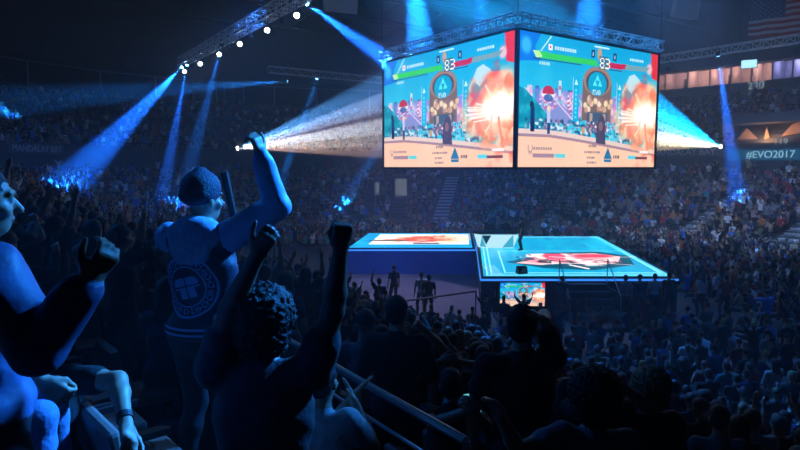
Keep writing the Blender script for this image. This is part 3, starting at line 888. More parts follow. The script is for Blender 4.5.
blab = ['blue beam light at the left end of the upper left truss shining to the left', 'blue beam light shining straight down near the left truss end',
        'blue beam light behind the left truss with a faint beam', 'blue beam light above the top left corner of the video cube',
        'blue light high above the left face of the video cube', 'blue light high above the corner of the video cube', 'blue light high above the right face of the video cube',
        'blue beam light beside the far truss shining to the left', 'blue beam light under the right truss over the suites', 'faint blue beam light under the far truss',
        'small blue beam light near the inner end of the far truss']
for (p, a, w, c, ang), lb in zip(BEAMS, blab):
    spot_fixture(Vector(p) - (Vector(a) - Vector(p)).normalized() * 0.12, a, M_lampblue, lb, 'blue beam lights', 0.15)
for p, a, lb in (((-11.9, 45.0, 7.3), (4, 43.6, 9), 'dazzling projector left of the screens throwing a pale fan of light to the right'),
                 ((25.0, 47.6, 7.5), (8, 44, 10), 'dazzling projector right of the screens throwing a cyan fan of light to the left')):
    spot_fixture(Vector(p) - (Vector(a) - Vector(p)).normalized() * 0.15, a, M_lampwarm, lb, 'fan projectors', 0.14, name='projector')
    s = MB(); s.bar((0, 0, 0), (0, 0, p[2] - 0.9), 0.05, 8)
# unlit fixtures under the right truss
for k, (f, lb) in enumerate(((0.12, 'beside the video cube'), (0.27, 'over the pink lit suite'), (0.48, 'left of the blue suite screen'), (0.66, 'over the violet suite'))):
    p = Vector((18.5, 57.0, 15.0)).lerp(Vector((33.5, 37.4, 15.0)), f) + Vector((0, 0, -0.9))
    spot_fixture(p, p + Vector((-0.5, -0.4, -1)), M_dark, 'unlit grey fixture under the right truss ' + lb, 'fixtures under the right truss', 0.24)
# hanging loudspeaker panels
for (px, lb) in (((-4.5, 47.0, 18.3), 'pale rectangular panel hanging in the dark right of the left truss'), ((23.0, 50.0, 18.6), 'tilted grey panel hanging high right of the video cube')):
    r = empty('hanging_speaker', px, 0.4); tag(r, lb, 'loudspeaker')
    b = MB().box((0, 0, 0), (2.6, 0.5, 1.5)).build('cabinet', M_frame, r, bevel=0.04); b.rotation_euler = (0.2, 0, 0)
    h = MB().bar((-1, 0, 0.7), (-1, 0, 5.5), 0.015, 5).build('hanging_cable', M_dark, r); h = MB().bar((1, 0, 0.7), (1, 0, 5.5), 0.015, 5).build('hanging_cable', M_dark, r)

# ------------------------------------------------------------------ the suites on the right, lit from inside
M_suitewall = mat('suite_wall', (0.55, 0.45, 0.46), 0.8, noise=0.1, scale=2)
M_suitev = mat('suite_wall_violet', (0.30, 0.30, 0.45), 0.8, noise=0.1, scale=2)
def suites():
    ids = list(range(84, 168, 7)); n = 0
    for j, i in enumerate(ids):
        a = BP[i] + BN[i] * E_BACK; b = BP[i + 7] + BN[i + 7] * E_BACK; nn = (BN[i] + BN[i + 7]) / 2
        d = b - a; L = float(np.hypot(*d)); rz = math.atan2(d[1], d[0]) ; c = (a + b) / 2
        out = Vector((nn[0], nn[1], 0))
        w = empty('wall_suite_%d' % (j + 1), (c[0] + nn[0] * 0.4, c[1] + nn[1] * 0.4, 14.6), rz); tag(w, kind='structure')
        m = M_suitewall if j < 7 else M_suitev
        ly = 1 if (Matrix.Rotation(rz, 3, 'Z') @ Vector((0, 1, 0))).dot(out) > 0 else -1
        MB().box((0, ly * 2.9, 1.5), (L, 0.1, 3.0)).build('back_wall', m, w)
        MB().box((-L / 2, ly * 1.5, 1.5), (0.15, 2.9, 3.0)).build('side_wall', m, w)
        MB().box((0, ly * 0.0, 0.15), (L, 0.12, 1.2)).build('parapet', M_fascia, w)
        if j in (2, 4, 7): MB().box((0.4, ly * 2.8, 1.1), (1.0, 0.06, 2.2)).build('door_leaf', M_dark, w)
        col = (1.0, 0.62, 0.52) if j < 7 else (0.6, 0.6, 1.0)
        pw = [30, 30, 40, 60, 55, 35, 50, 45, 60, 80, 60, 6][j]
        p = Vector((c[0], c[1], 17.0)) + out * 1.6
        light('suite_lamp', 'POINT', p, None, pw * 2.2, col, 0.3)
        # lounge chairs on the suite balconies
        for q in (-0.3, 0.25):
            s = empty('lounge_chair', Vector((c[0], c[1], 14.3)) + out * 1.1 + Vector((d[0], d[1], 0)) * q, rz)
            tag(s, 'dark lounge chair, %s one in the %s suite counted from the video cube' % ('left' if q < 0 else 'right', ['first', 'second', 'third', 'fourth', 'fifth', 'sixth', 'seventh', 'eighth', 'ninth', 'tenth', 'eleventh', 'twelfth'][j]), 'chair', 'lounge chairs in the suites')
            MB().box((0, 0, 0.3), (0.6, 0.6, 0.3)).build('seat', M_dark, s); MB().box((0, ly * 0.28, 0.75), (0.6, 0.1, 0.9)).build('backrest', M_dark, s)
suites()
tv = empty('suite_television', (36.4, 64.2, 16.6), math.radians(-35)); tag(tv, 'small glowing television in the suite above the sign 220', 'television')
MB().box((0, 0.05, 0), (1.5, 0.08, 0.9)).build('bezel', M_black, tv); MB().box((0, 0, 0), (1.4, 0.03, 0.8)).build('display', emit('tv_glow', (0.4, 0.8, 1.0), 1.6), tv)

# ------------------------------------------------------------------ signs on the bowl
M_sign = mat('sign_letters', (0.55, 0.55, 0.55), 0.5)
M_signlit = emit('sign_letters_lit', (0.55, 0.75, 0.85), 0.5)
M_bannerblue = emit('banner_backlight', (0.01, 0.12, 0.26), 0.6)
M_boardletter = emit('banner_letters_lit', (0.35, 0.7, 0.9), 0.8)
def at_plan(i, e, z):
    q = BP[i % 720] + BN[i % 720] * e
    return Vector((q[0], q[1], z)), BN[i % 720]
def sign(name, i, e, z, w, h, txt, size, board, letters, label, ext=0.02):
    p, nn = at_plan(i, e, z)
    rz = math.atan2(-nn[1], -nn[0]) + math.pi / 2
    r = empty(name, p, rz); tag(r, label, 'sign')
    if board is not None: MB().box((0, 0, 0), (w, 0.12, h)).build('board', board, r, bevel=0.02)
    text_mesh('lettering', txt, size, letters, r, (0, -0.08, 0), (math.pi / 2, 0, 0), ext=ext)
    return r
def plan_at_px(px, e, z):
    best, bi = 1e9, 0
    for i in range(720):
        q = BP[i] + BN[i] * e
        x, y, zc = project(q[0], q[1], z)
        if zc > 15 and abs(x - px) < best: best, bi = abs(x - px), i
    return bi
# ------------------------------------------------------------------ the national flag high on the right
def flag():
    W_, H_ = 6.4, 3.3
    r = empty('hanging_flag', (32.9, 52.0, 20.3), math.radians(-36)); tag(r, 'large striped flag with stars hanging in the dark at upper right', 'flag')
    nx, nz = 48, 26
    def pt(x, z): return (x - W_ / 2, 0.12 * math.sin(x * 3.1) + 0.05 * math.sin(x * 7 + z), -z)
    cols = [mat('flag_red', (0.35, 0.03, 0.04), 0.8), mat('flag_white', (0.5, 0.5, 0.5), 0.8), mat('flag_blue', (0.02, 0.04, 0.18), 0.8)]
    mb = MB()
    for j in range(nz):
        for i in range(nx):
            x0, x1, z0, z1 = W_ * i / nx, W_ * (i + 1) / nx, H_ * j / nz, H_ * (j + 1) / nz
            w = 2 if (i < nx * 0.4 and j < 14) else (j // 2) % 2
            mb.add([pt(x0, z0), pt(x1, z0), pt(x1, z1), pt(x0, z1)], [(0, 1, 2, 3)], w)
    mb.build('cloth', cols, r)
    st = MB()
    for j in range(9):
        for i in range(6 if j % 2 == 0 else 5):
            cx = W_ * 0.4 * ((i + (0.5 if j % 2 == 0 else 1.0)) / 6); cz = H_ * 14 / 26 * (j + 0.8) / 9.6; P = []
            for q in range(10):
                a = q * math.pi / 5; rr = 0.075 if q % 2 == 0 else 0.03
                x, y, z = pt(cx + rr * math.sin(a), cz - rr * math.cos(a)); P.append((x, y - 0.03, z))
            st.add(P, [tuple(range(10))])
    st.build('stars', cols[1], r)
flag()
sign('fascia_sign', plan_at_px(757, 28.9, 14.9), E_BACK + 0.22, 14.85, 2, 0.6, '220', 1.15, None, M_signlit, 'white number 220 on the fascia under the suites')
sign('arena_name_sign', plan_at_px(36, 16, 7.4), 15.85, 7.35, 9, 0.8, 'MANDALAY BAY', 0.75, M_fascia, M_sign, 'dark fascia sign with grey arena name lettering at far left')
sign('arena_name_sign', plan_at_px(683, 16, 7.4), 15.85, 7.35, 8.6, 0.9, 'MANDALAY BAY', 0.85, M_fascia, M_sign, 'grey arena name sign below the right projector fan')
sign('event_banner', plan_at_px(771, 16, 7.0), 15.8, 7.0, 7.4, 1.0, '#EVO2017', 0.9, M_bannerblue, M_boardletter, 'glowing blue banner reading #EVO2017 at the right edge')

# entrance portal over the banner
def portal():
    i = plan_at_px(764, 17.5, 8.5); p, nn = at_plan(i, 17.6, 7.35)
    rz = math.atan2(-nn[1], -nn[0]) + math.pi / 2
    r = empty('entrance_portal', p, rz); tag(r, 'warm lit entrance portal with peaked openings above the blue banner', 'entrance')
    MB().box((0, 1.6, 3.1), (7.4, 3.6, 0.9)).build('lintel', M_fascia, r)
    for x in (-3.75, 3.75): MB().box((x, 1.4, 1.4), (0.3, 3.6, 3.0)).build('side_wall', M_fascia, r)
    MB().box((0, 3.1, 1.4), (7.2, 0.1, 2.6)).build('back_wall', M_black, r)
    M_dr = mat('orange_canvas', (0.62, 0.36, 0.22), 0.85, noise=0.15, scale=2)
    for pts in ([(-3.5, 0.3), (-3.1, 1.2), (-2.2, 2.3), (-1.0, 1.1), (-1.6, 0.9), (-2.2, 0.35)], [(-0.6, 1.2), (-0.4, 2.3), (-0.1, 1.3)], [(0.9, 1.4), (1.8, 2.5), (2.6, 2.7), (3.0, 2.1), (2.3, 1.6)]):
        n = len(pts)
        MB().add([(x, 1.5, z) for x, z in pts] + [(x, 1.6, z) for x, z in pts],
                 [tuple(range(n))[::-1], tuple(range(n, 2 * n))] + [(k, (k + 1) % n, n + (k + 1) % n, n + k) for k in range(n)]).build('drape', M_dr, r)
    for k in range(5):
        MB().bar((-3.7, -0.4 - 0.0, 0.25 * k), (3.7, -0.4, 0.25 * k), 0.02, 5).build('guard_rail', M_rail, r)
    q = p + Vector((nn[0], nn[1], 0)) * 0.2 + Vector((0, 0, 1.3))
    light('portal_lamp', 'POINT', q, None, 260, (1.0, 0.55, 0.28), 0.25)
    t = text_mesh('number_sign', '119', 0.8, M_signlit, r, (1.7, -0.5, 0.8)); t['label'] = 'section number 119'
portal()

# ------------------------------------------------------------------ aisle stairs and glowing doorway panels in the far bowl
M_step = mat('pale_step_edge', (0.5, 0.52, 0.55), 0.7, noise=0.2, scale=3)
AISLES = [plan_at_px(700, 4, 2.0), plan_at_px(560, 5, 2), plan_at_px(445, 5, 2), plan_at_px(330, 5, 2), plan_at_px(800, 4, 2.0)]
for j, (i, lb) in enumerate(zip(AISLES, ('pale aisle stairs climbing the right stand beside the stage', 'aisle stairs straight behind the main stage', 'aisle stairs behind the side stage', 'aisle stairs far left of the side stage', 'aisle stairs at the right edge below the banner'))):
    p, nn = at_plan(i, 0, 0); rz = math.atan2(-nn[1], -nn[0]) + math.pi / 2
    t = empty('aisle_stairs', p, rz); tag(t, lb, 'stairs')
    m1 = MB()
    for k in range(N_LOW):
        for h in (0, 1):
            z = row_z(k) - 0.15 * (1 - h) - (0.0 if k or h else 0.0); e = row_e(k) - 0.3 * (1 - h)
            m1.box((0, (e + 0.16), z - 0.055), (1.5, 0.30, 0.13))
    q = t.matrix_basis
    sgn = 1 if (Matrix.Rotation(rz, 3, 'Z') @ Vector((0, 1, 0))).dot(Vector((nn[0], nn[1], 0))) > 0 else -1
    m1.v = [(x, y * sgn, z) for x, y, z in m1.v]
    m1.build('steps', M_step, t)
    for s in (-1, 1):
        MB().bar((s * 0.85, 0.3 * sgn, row_z(0) + 0.95), (s * 0.85, 14.0 * sgn, row_z(15) + 0.95), 0.02, 6).build('handrail', M_rail, t)
M_lit = emit('doorway_glow', (0.45, 0.5, 0.6), 0.22)  # panel glow stands in for light from inside the doorway
for j, (px, w, z0, z1) in enumerate(((371, 0.55, 2.0, 4.2), (398, 1.3, 1.5, 4.6))):
    i = plan_at_px(px, 9.5, 3.0); p, nn = at_plan(i, 7.0, z0); rz = math.atan2(-nn[1], -nn[0]) + math.pi / 2
    d = empty('door_%d' % (j + 1), p, rz); tag(d, kind='structure')
    MB().box((0, 0.3, (z1 - z0) / 2), (w, 0.05, z1 - z0)).build('glow_panel', M_lit, d)
    f = MB(); H = z1 - z0
    for s in (-1, 1): f.box((s * (w / 2 + 0.1), 0.4, H / 2), (0.2, 0.9, H + 0.3))
    f.box((0, 0.4, H + 0.15), (w + 0.4, 0.9, 0.3)); f.build('door_frame', M_wall, d)
DOOR_XY = [tuple(at_plan(plan_at_px(px, 9.5, 3.0), 7.0, 0)[0][:2]) for px in (371, 398)]
# ------------------------------------------------------------------ bodies: blended shapes turned into one continuous skin
def V3(*a): return np.array(a, float)


class Body:
    """Limbs and masses given as tapered capsules and ellipsoids; they blend into ONE closed surface."""
    def __init__(s): s.p = []

    def cap(s, a, b, ra, rb, tag='skin', k=0.03, sq=None):
        s.p.append(('c', np.array(a, float), np.array(b, float), ra, rb, tag, k)); return s

    def ell(s, c, r, tag='skin', k=0.03, R=None):
        s.p.append(('e', np.array(c, float), np.array(r, float), np.eye(3) if R is None else R, 0, tag, k)); return s

    @staticmethod
    def dist(pr, P):
        if pr[0] == 'c':
            _, a, b, ra, rb, _, _ = pr
            ab = b - a; t = np.clip(((P - a) @ ab) / max(1e-9, ab @ ab), 0, 1)
            return np.linalg.norm(P - a - t[..., None] * ab, axis=-1) - (ra + (rb - ra) * t)
        _, c, r, R, _, _, _ = pr
        q = (P - c) @ R
        k0 = np.linalg.norm(q / r, axis=-1); k1 = np.linalg.norm(q / (r * r), axis=-1)
        return k0 * (k0 - 1) / np.maximum(k1, 1e-6)

    def bounds(s, pr, pad):
        if pr[0] == 'c':
            m = max(pr[3], pr[4]) + pad
            return np.minimum(pr[1], pr[2]) - m, np.maximum(pr[1], pr[2]) + m
        m = max(pr[2]) + pad
        return pr[1] - m, pr[1] + m

    def surface(s, h, rough=0.0, rough_tags=(), seed=0):
        lo = np.min([s.bounds(p, 2 * h)[0] for p in s.p], 0); hi = np.max([s.bounds(p, 2 * h)[1] for p in s.p], 0)
        n = np.ceil((hi - lo) / h).astype(int) + 2
        F = np.full(n, 1.0, np.float32)
        for pr in s.p:
            k = max(pr[6], 0.002)
            a, b = s.bounds(pr, k + 2.5 * h)
            i0 = np.maximum(np.floor((a - lo) / h).astype(int), 0); i1 = np.minimum(np.ceil((b - lo) / h).astype(int) + 1, n)
            ax = [lo[q] + h * np.arange(i0[q], i1[q]) for q in range(3)]
            P = np.stack(np.meshgrid(*ax, indexing='ij'), -1)
            d = s.dist(pr, P)
            if rough and pr[5] in rough_tags:
                fr = 170.0 if 'hair' in rough_tags else 34.0
                if fr > 100:
                    d = d + rough * 0.6 * (np.sin(P[..., 0] * 190 + 4 * np.sin(P[..., 1] * 63)) + np.sin(P[..., 1] * 170 + 4 * np.sin(P[..., 2] * 57)) + np.sin(P[..., 2] * 210 + 4 * np.sin(P[..., 0] * 71)))
                else: d = d + rough * (np.sin(P[..., 0] * fr + 3 * np.sin(P[..., 2] * 11 + seed)) * np.sin(P[..., 2] * fr * 0.8 + 2 * np.sin(P[..., 1] * 17)) )
            sl = tuple(slice(i0[q], i1[q]) for q in range(3))
            G = F[sl]
            hh = np.clip(0.5 + 0.5 * (G - d) / k, 0, 1)
            F[sl] = G * (1 - hh) + d * hh - k * hh * (1 - hh)
        # surface nets
        S = F < 0
        c = np.zeros(np.array(F.shape) - 1, np.int8)
        for dx in (0, 1):
            for dy in (0, 1):
                for dz in (0, 1):
                    c += S[dx:S.shape[0] - 1 + dx, dy:S.shape[1] - 1 + dy, dz:S.shape[2] - 1 + dz]
        act = (c > 0) & (c < 8)
        idx = np.full(act.shape, -1, np.int64); cells = np.argwhere(act); idx[act] = np.arange(len(cells))
        acc = np.zeros((len(cells), 3)); cnt = np.zeros(len(cells))
        cor = [(x, y, z) for x in (0, 1) for y in (0, 1) for z in (0, 1)]
        for i in range(8):
            for j in range(i + 1, 8):
                if sum(abs(p - q) for p, q in zip(cor[i], cor[j])) != 1: continue
                A = cells + cor[i]; B = cells + cor[j]
                fa = F[A[:, 0], A[:, 1], A[:, 2]]; fb = F[B[:, 0], B[:, 1], B[:, 2]]
                m = (fa < 0) != (fb < 0)
                t = np.where(m, fa / np.where(m, fa - fb, 1), 0)[:, None]
                acc += np.where(m[:, None], np.array(cor[i]) + t * (np.array(cor[j]) - np.array(cor[i])), 0); cnt += m
        Vt = lo + h * (cells + acc / np.maximum(cnt, 1)[:, None])
        Fs = []
        for ax in range(3):
            a1, a2 = [(1, 2), (2, 0), (0, 1)][ax]
            sl0 = [slice(None)] * 3; sl1 = [slice(None)] * 3; sl0[ax] = slice(0, -1); sl1[ax] = slice(1, None)
            A = S[tuple(sl0)]; B = S[tuple(sl1)]
            E = np.argwhere(A != B)
            E = E[(E[:, a1] > 0) & (E[:, a2] > 0) & (E[:, a1] < F.shape[a1] - 1) & (E[:, a2] < F.shape[a2] - 1)]
            inside = A[E[:, 0], E[:, 1], E[:, 2]]
            def g(d1, d2):
                Q = E.copy(); Q[:, a1] -= d1; Q[:, a2] -= d2
                return idx[Q[:, 0], Q[:, 1], Q[:, 2]]
            q = np.stack([g(1, 1), g(0, 1), g(0, 0), g(1, 0)], 1)
            q[~inside] = q[~inside][:, ::-1]
            Fs.append(q)
        Fq = np.concatenate(Fs)
        Fq = Fq[(Fq >= 0).all(1)]
        return Vt, Fq

    def mesh(s, name, h, mats, rough=0.0, rough_tags=(), seed=0):
        """mats: ordered dict tag -> material"""
        Vt, Fq = s.surface(h, rough, rough_tags, seed)
        C = Vt[Fq].mean(1)
        best = np.full(len(C), 1e9); tg = np.zeros(len(C), int); names = list(mats)
        for pr in s.p:
            d = s.dist(pr, C); m = d < best
            best[m] = d[m]; tg[m] = names.index(pr[5]) if pr[5] in names else 0
        me = bpy.data.meshes.new(name)
        me.vertices.add(len(Vt)); me.vertices.foreach_set('co', Vt.ravel().astype(np.float32))
        me.loops.add(Fq.size); me.loops.foreach_set('vertex_index', Fq.ravel().astype(np.int32))
        me.polygons.add(len(Fq)); me.polygons.foreach_set('loop_start', np.arange(0, Fq.size, 4, dtype=np.int32))
        me.polygons.foreach_set('loop_total', np.full(len(Fq), 4, np.int32))
        for t in names: me.materials.append(mats[t])
        me.polygons.foreach_set('material_index', tg.astype(np.int32))
        me.polygons.foreach_set('use_smooth', [True] * len(Fq))
        me.update(); me.validate()
        return me


def rotz(a): c, s = math.cos(a), math.sin(a); return np.array([[c, -s, 0], [s, c, 0], [0, 0, 1.0]])
def rotx(a): c, s = math.cos(a), math.sin(a); return np.array([[1.0, 0, 0], [0, c, -s], [0, s, c]])
def roty(a): c, s = math.cos(a), math.sin(a); return np.array([[c, 0, s], [0, 1.0, 0], [-s, 0, c]])
def unit(v): v = np.array(v, float); return v / (np.linalg.norm(v) + 1e-9)

def ik(a, t, l1, l2, hint):
    a = np.array(a, float); t = np.array(t, float); d = t - a; L = np.linalg.norm(d)
    L2 = min(L, (l1 + l2) * 0.995); d = d / (L + 1e-9); t = a + d * L2
    x = (l1 * l1 - l2 * l2 + L2 * L2) / (2 * L2); y = math.sqrt(max(0, l1 * l1 - x * x))
    hp = np.array(hint, float); hp = hp - d * (hp @ d); hp = unit(hp)
    return a + d * x + hp * y, t


def hand(B, w, fd, pn, side, pose='relaxed', sc=1.0, tag='skin'):
    """w wrist, fd the way the fingers point, pn palm normal, side +1 puts the thumb on +cross(fd,pn)"""
    fd = unit(fd); pn = np.array(pn, float); pn = unit(pn - fd * (pn @ fd)); sd = np.cross(fd, pn) * side
    w = np.array(w, float); L = 0.095 * sc
    B.cap(w - fd * 0.01, w + fd * 0.03 * sc, 0.025 * sc, 0.027 * sc, tag, 0.012)
    for o in (-0.027, -0.009, 0.009, 0.027):
        B.cap(w + fd * 0.025 * sc + sd * o * 0.7 * sc, w + fd * L + sd * o * sc, 0.015 * sc, 0.013 * sc, tag, 0.012)
    curls = {'relaxed': (0.3, 0.45, 0.35), 'open': (0.05, 0.1, 0.1), 'fist': (1.45, 1.6, 1.1), 'grip': (0.9, 1.1, 0.8), 'half': (0.7, 0.9, 0.5)}[pose]
    for q, (o, ln) in enumerate(((0.029, 0.075), (0.0098, 0.084), (-0.0098, 0.078), (-0.028, 0.062))):
        p = w + fd * L + sd * o * sc; a = 0.0
        spread = sd * (o * (2.0 if pose == 'open' else 0.6))
        for j, (fr, cu) in enumerate(zip((0.45, 0.31, 0.24), curls)):
            a += cu * (1 + 0.08 * q * (pose in ('relaxed', 'half')))
            d = unit(fd * math.cos(a) + pn * math.sin(a) + spread)
            e = p + d * ln * fr * sc
            B.cap(p, e, (0.0098 - j * 0.0009) * sc, (0.0089 - j * 0.0009) * sc, tag, 0.004)
            p = e
    t0 = w + fd * 0.03 * sc + sd * 0.026 * sc
    if pose in ('fist', 'grip'):
        t1 = t0 + (sd * 0.018 + fd * 0.035 + pn * 0.02) * sc; t2 = t1 + (fd * 0.02 + pn * 0.026 - sd * 0.016) * sc; t3 = t2 + (-sd * 0.026 + pn * 0.006 + fd * 0.004) * sc
    else:
        t1 = t0 + (sd * 0.03 + fd * 0.03 + pn * 0.008) * sc; t2 = t1 + (sd * 0.014 + fd * 0.03 + pn * 0.006) * sc; t3 = t2 + (sd * 0.004 + fd * 0.024 + pn * 0.006) * sc
    B.cap(t0, t1, 0.0145 * sc, 0.0125 * sc, tag, 0.01); B.cap(t1, t2, 0.0118 * sc, 0.011 * sc, tag, 0.005); B.cap(t2, t3, 0.0108 * sc, 0.009 * sc, tag, 0.004)


def figure(o):
    """o: pose dictionary. Local frame: feet at z 0, facing +y. Returns Body and the joints."""
    B = Body(); H = o.get('h', 1.75); s = H / 1.75; fem = o.get('fem', 0)
    sit = o.get('sit', False); det = o.get('detail', 0); lean = o.get('lean', 0.03); side = o.get('side', 0.0); tw = o.get('twist', 0.0)
    big = o.get('big', 1.0)
    sh_t, pa_t, sk = 'shirt', 'pants', 'skin'
    hipz = (0.56 if sit else 0.93) * s - o.get('crouch', 0)
    hip = V3(0, 0, hipz)
    R = rotz(tw) @ rotx(-lean) @ roty(side)
    def T(x, y, z): return hip + R @ (V3(x, y, z) * s)
    # trunk
    B.ell(hip + V3(0, -0.01, 0), V3(0.165, 0.125, 0.12) * s * big, pa_t, 0.05)
    B.ell(T(0, 0.005, 0.17), V3(0.148 - 0.012 * fem, 0.11, 0.16) * s * big, sh_t, 0.05, R)
    B.ell(T(0, 0.0, 0.34), V3(0.172 - 0.015 * fem, 0.118, 0.18) * s * big, sh_t, 0.05, R)
    if fem: B.ell(T(0.06, 0.10, 0.33), V3(0.06, 0.05, 0.06) * s, sh_t, 0.04); B.ell(T(-0.06, 0.10, 0.33), V3(0.06, 0.05, 0.06) * s, sh_t, 0.04)
    if o.get('hem', 1): B.ell(T(0, 0, 0.045), V3(0.168, 0.132, 0.085) * s * big, sh_t, 0.04, R)
    shw = (0.178 - 0.018 * fem) * big
    lift = {}
    J = {}
    for sg, nm in ((-1, 'L'), (1, 'R')):
        tgt = o.get('hand' + nm)
        up = 0.0 if tgt is None else np.clip((tgt[2] - 0.25) / 0.5, 0, 1)
        lift[nm] = up
        S0 = T(sg * (shw - 0.02 * up), 0.0, 0.475 + 0.055 * up)
        J['sh' + nm] = S0
        B.cap(T(sg * 0.05, -0.01, 0.49), S0, 0.062 * s, 0.066 * s * big, sh_t, 0.04)
    B.cap(T(0, -0.01, 0.50), T(0, 0.0, 0.55), 0.075 * s, 0.058 * s, sh_t, 0.03)
    # neck and head
    ht, hn = o.get('head', (0, 0))       # turn, nod
    Rh = R @ rotz(ht) @ rotx(-hn)
    nb = T(0, 0.0, 0.53); hc = T(0, 0.02, 0.71) if 'head_at' not in o else T(*o['head_at'])
    B.cap(nb, hc - Rh @ V3(0, 0.015, 0.07) * s, 0.055 * s * (1 - 0.12 * fem), 0.052 * s * (1 - 0.12 * fem), sk, 0.03)
    def Hd(x, y, z): return hc + Rh @ (V3(x, y, z) * s)
    B.ell(Hd(0, -0.012, 0.028), V3(0.076, 0.094, 0.09) * s, sk, 0.02, Rh)
    B.ell(Hd(0, 0.018, -0.035), V3(0.062, 0.072, 0.078) * s, sk, 0.03, Rh)
    B.ell(Hd(0, 0.055, -0.085), V3(0.028, 0.024, 0.022) * s, sk, 0.03, Rh)
    B.cap(Hd(0, 0.085, 0.012), Hd(0, 0.112, -0.028), 0.009 * s, 0.014 * s, sk, 0.012)
    for sg in (-1, 1): B.ell(Hd(sg * 0.077, -0.005, -0.012), V3(0.012, 0.02, 0.032) * s, sk, 0.008, Rh)
    if det:
        for sg in (-1, 1):
            B.cap(Hd(sg * 0.018, 0.086, 0.03), Hd(sg * 0.048, 0.074, 0.028), 0.011 * s, 0.010 * s, sk, 0.012)
            B.ell(Hd(sg * 0.032, 0.079, 0.006), V3(0.0125, 0.01, 0.008) * s, 'eye', 0.003, Rh)
            B.ell(Hd(sg * 0.045, 0.06, -0.03), V3(0.025, 0.02, 0.02) * s, sk, 0.02, Rh)
        B.ell(Hd(0, 0.088, -0.055), V3(0.024, 0.009, 0.006) * s, 'lip', 0.005, Rh); B.ell(Hd(0, 0.086, -0.064), V3(0.02, 0.009, 0.006) * s, 'lip', 0.005, Rh)
    J['head'] = hc; J['Rh'] = Rh; J['Hd'] = Hd; J['T'] = T; J['R'] = R
    # arms
    slv = o.get('sleeve', 0.5)
    for sg, nm in ((-1, 'L'), (1, 'R')):
        tgt = o.get('hand' + nm, None)
        S0 = J['sh' + nm]
        W = T(sg * 0.27, 0.05, -0.05) if tgt is None else T(*tgt)
        hint = o.get('elb' + nm, (sg * 0.6, -0.5, -0.6))
        E, W = ik(S0, W, 0.285 * s, 0.255 * s, R @ np.array(hint, float))
        J['el' + nm] = E; J['wr' + nm] = W
        fat = o.get('arm', 1.0) * (1 - 0.12 * fem)
        B.cap(S0, E, 0.053 * s * fat, 0.040 * s * fat, sk, 0.03)
        mid = E + (W - E) * 0.3
        B.cap(E, mid, 0.040 * s * fat, 0.041 * s * fat, sk, 0.02); B.cap(mid, W, 0.040 * s * fat, 0.026 * s * fat, sk, 0.02)
        loose = o.get('loose', 0.013)
        if slv <= 1:
            B.cap(S0, S0 + (E - S0) * (slv * 0.95), 0.056 * s * fat + loose, 0.050 * s * fat + loose * 1.2, sh_t, 0.02)
        else:
            f2 = slv - 1
            tag2 = o.get('sleeve_tag', sh_t)
            B.cap(S0, E, 0.058 * s * fat + loose, 0.046 * s * fat + loose * 1.2, tag2, 0.025)
            B.cap(E, E + (W - E) * f2, 0.047 * s * fat + loose, 0.034 * s * fat + loose * 0.9, tag2, 0.02)
            if o.get('cuff'): B.cap(E + (W - E) * (f2 - 0.06), E + (W - E) * (f2 + 0.12), 0.034 * s + loose * 0.4, 0.033 * s + loose * 0.3, 'cuff', 0.008)
        fd = W - E
        if 'fd' + nm in o: fd = R @ np.array(o['fd' + nm], float)
        pn = R @ np.array(o.get('palm' + nm, (-sg, 0.3, 0)), float)
        if det:
            c = np.cross(unit(fd), pn)
            th = o.get('thumb' + nm, 1)
            hand(B, W, fd, pn, th, o.get('grip' + nm, 'relaxed'), 1.02 * s * (1 - 0.08 * fem))
        else:
            f = unit(fd); B.ell(W + f * 0.06 * s, V3(0.038, 0.03, 0.055) * s, sk, 0.02, np.eye(3)); B.cap(W + f * 0.08 * s, W + f * 0.15 * s, 0.022 * s, 0.014 * s, sk, 0.02)
            t = unit(np.cross(f, pn)); B.cap(W + f * 0.04 * s, W + f * 0.08 * s + t * 0.045 * s, 0.014 * s, 0.011 * s, sk, 0.012)
    # legs
    for sg, nm in ((-1, 'L'), (1, 'R')):
        A = hip + V3(sg * 0.09, 0, -0.03) * s
        if sit:
            K = A + V3(sg * 0.07, 0.42, -0.02) * s; Fp = V3(K[0] + sg * 0.01, K[1] + o.get('shin', 0.02), 0.08 * s)
        else:
            st = o.get('stance', 0.07)
            Fp = V3(sg * (0.09 + st) * s, o.get('step' + nm, 0.0), 0.08 * s); K, Fp = ik(A, Fp, 0.43 * s, 0.42 * s, (sg * 0.1, 1, 0))
        J['kn' + nm] = K; J['ft' + nm] = Fp
        B.cap(A, K, 0.090 * s * big, 0.062 * s, pa_t, 0.04)
        c = K + (Fp - K) * 0.3 - V3(0, 0.012, 0)
        B.cap(K, c, 0.060 * s, 0.060 * s, pa_t, 0.03); B.cap(c, Fp, 0.058 * s, 0.046 * s, pa_t, 0.03)
        B.cap(Fp + V3(0, -0.04, -0.035) * s, Fp + V3(sg * 0.02, 0.15, -0.05) * s, 0.042 * s, 0.034 * s, 'shoe', 0.02)
    return B, J


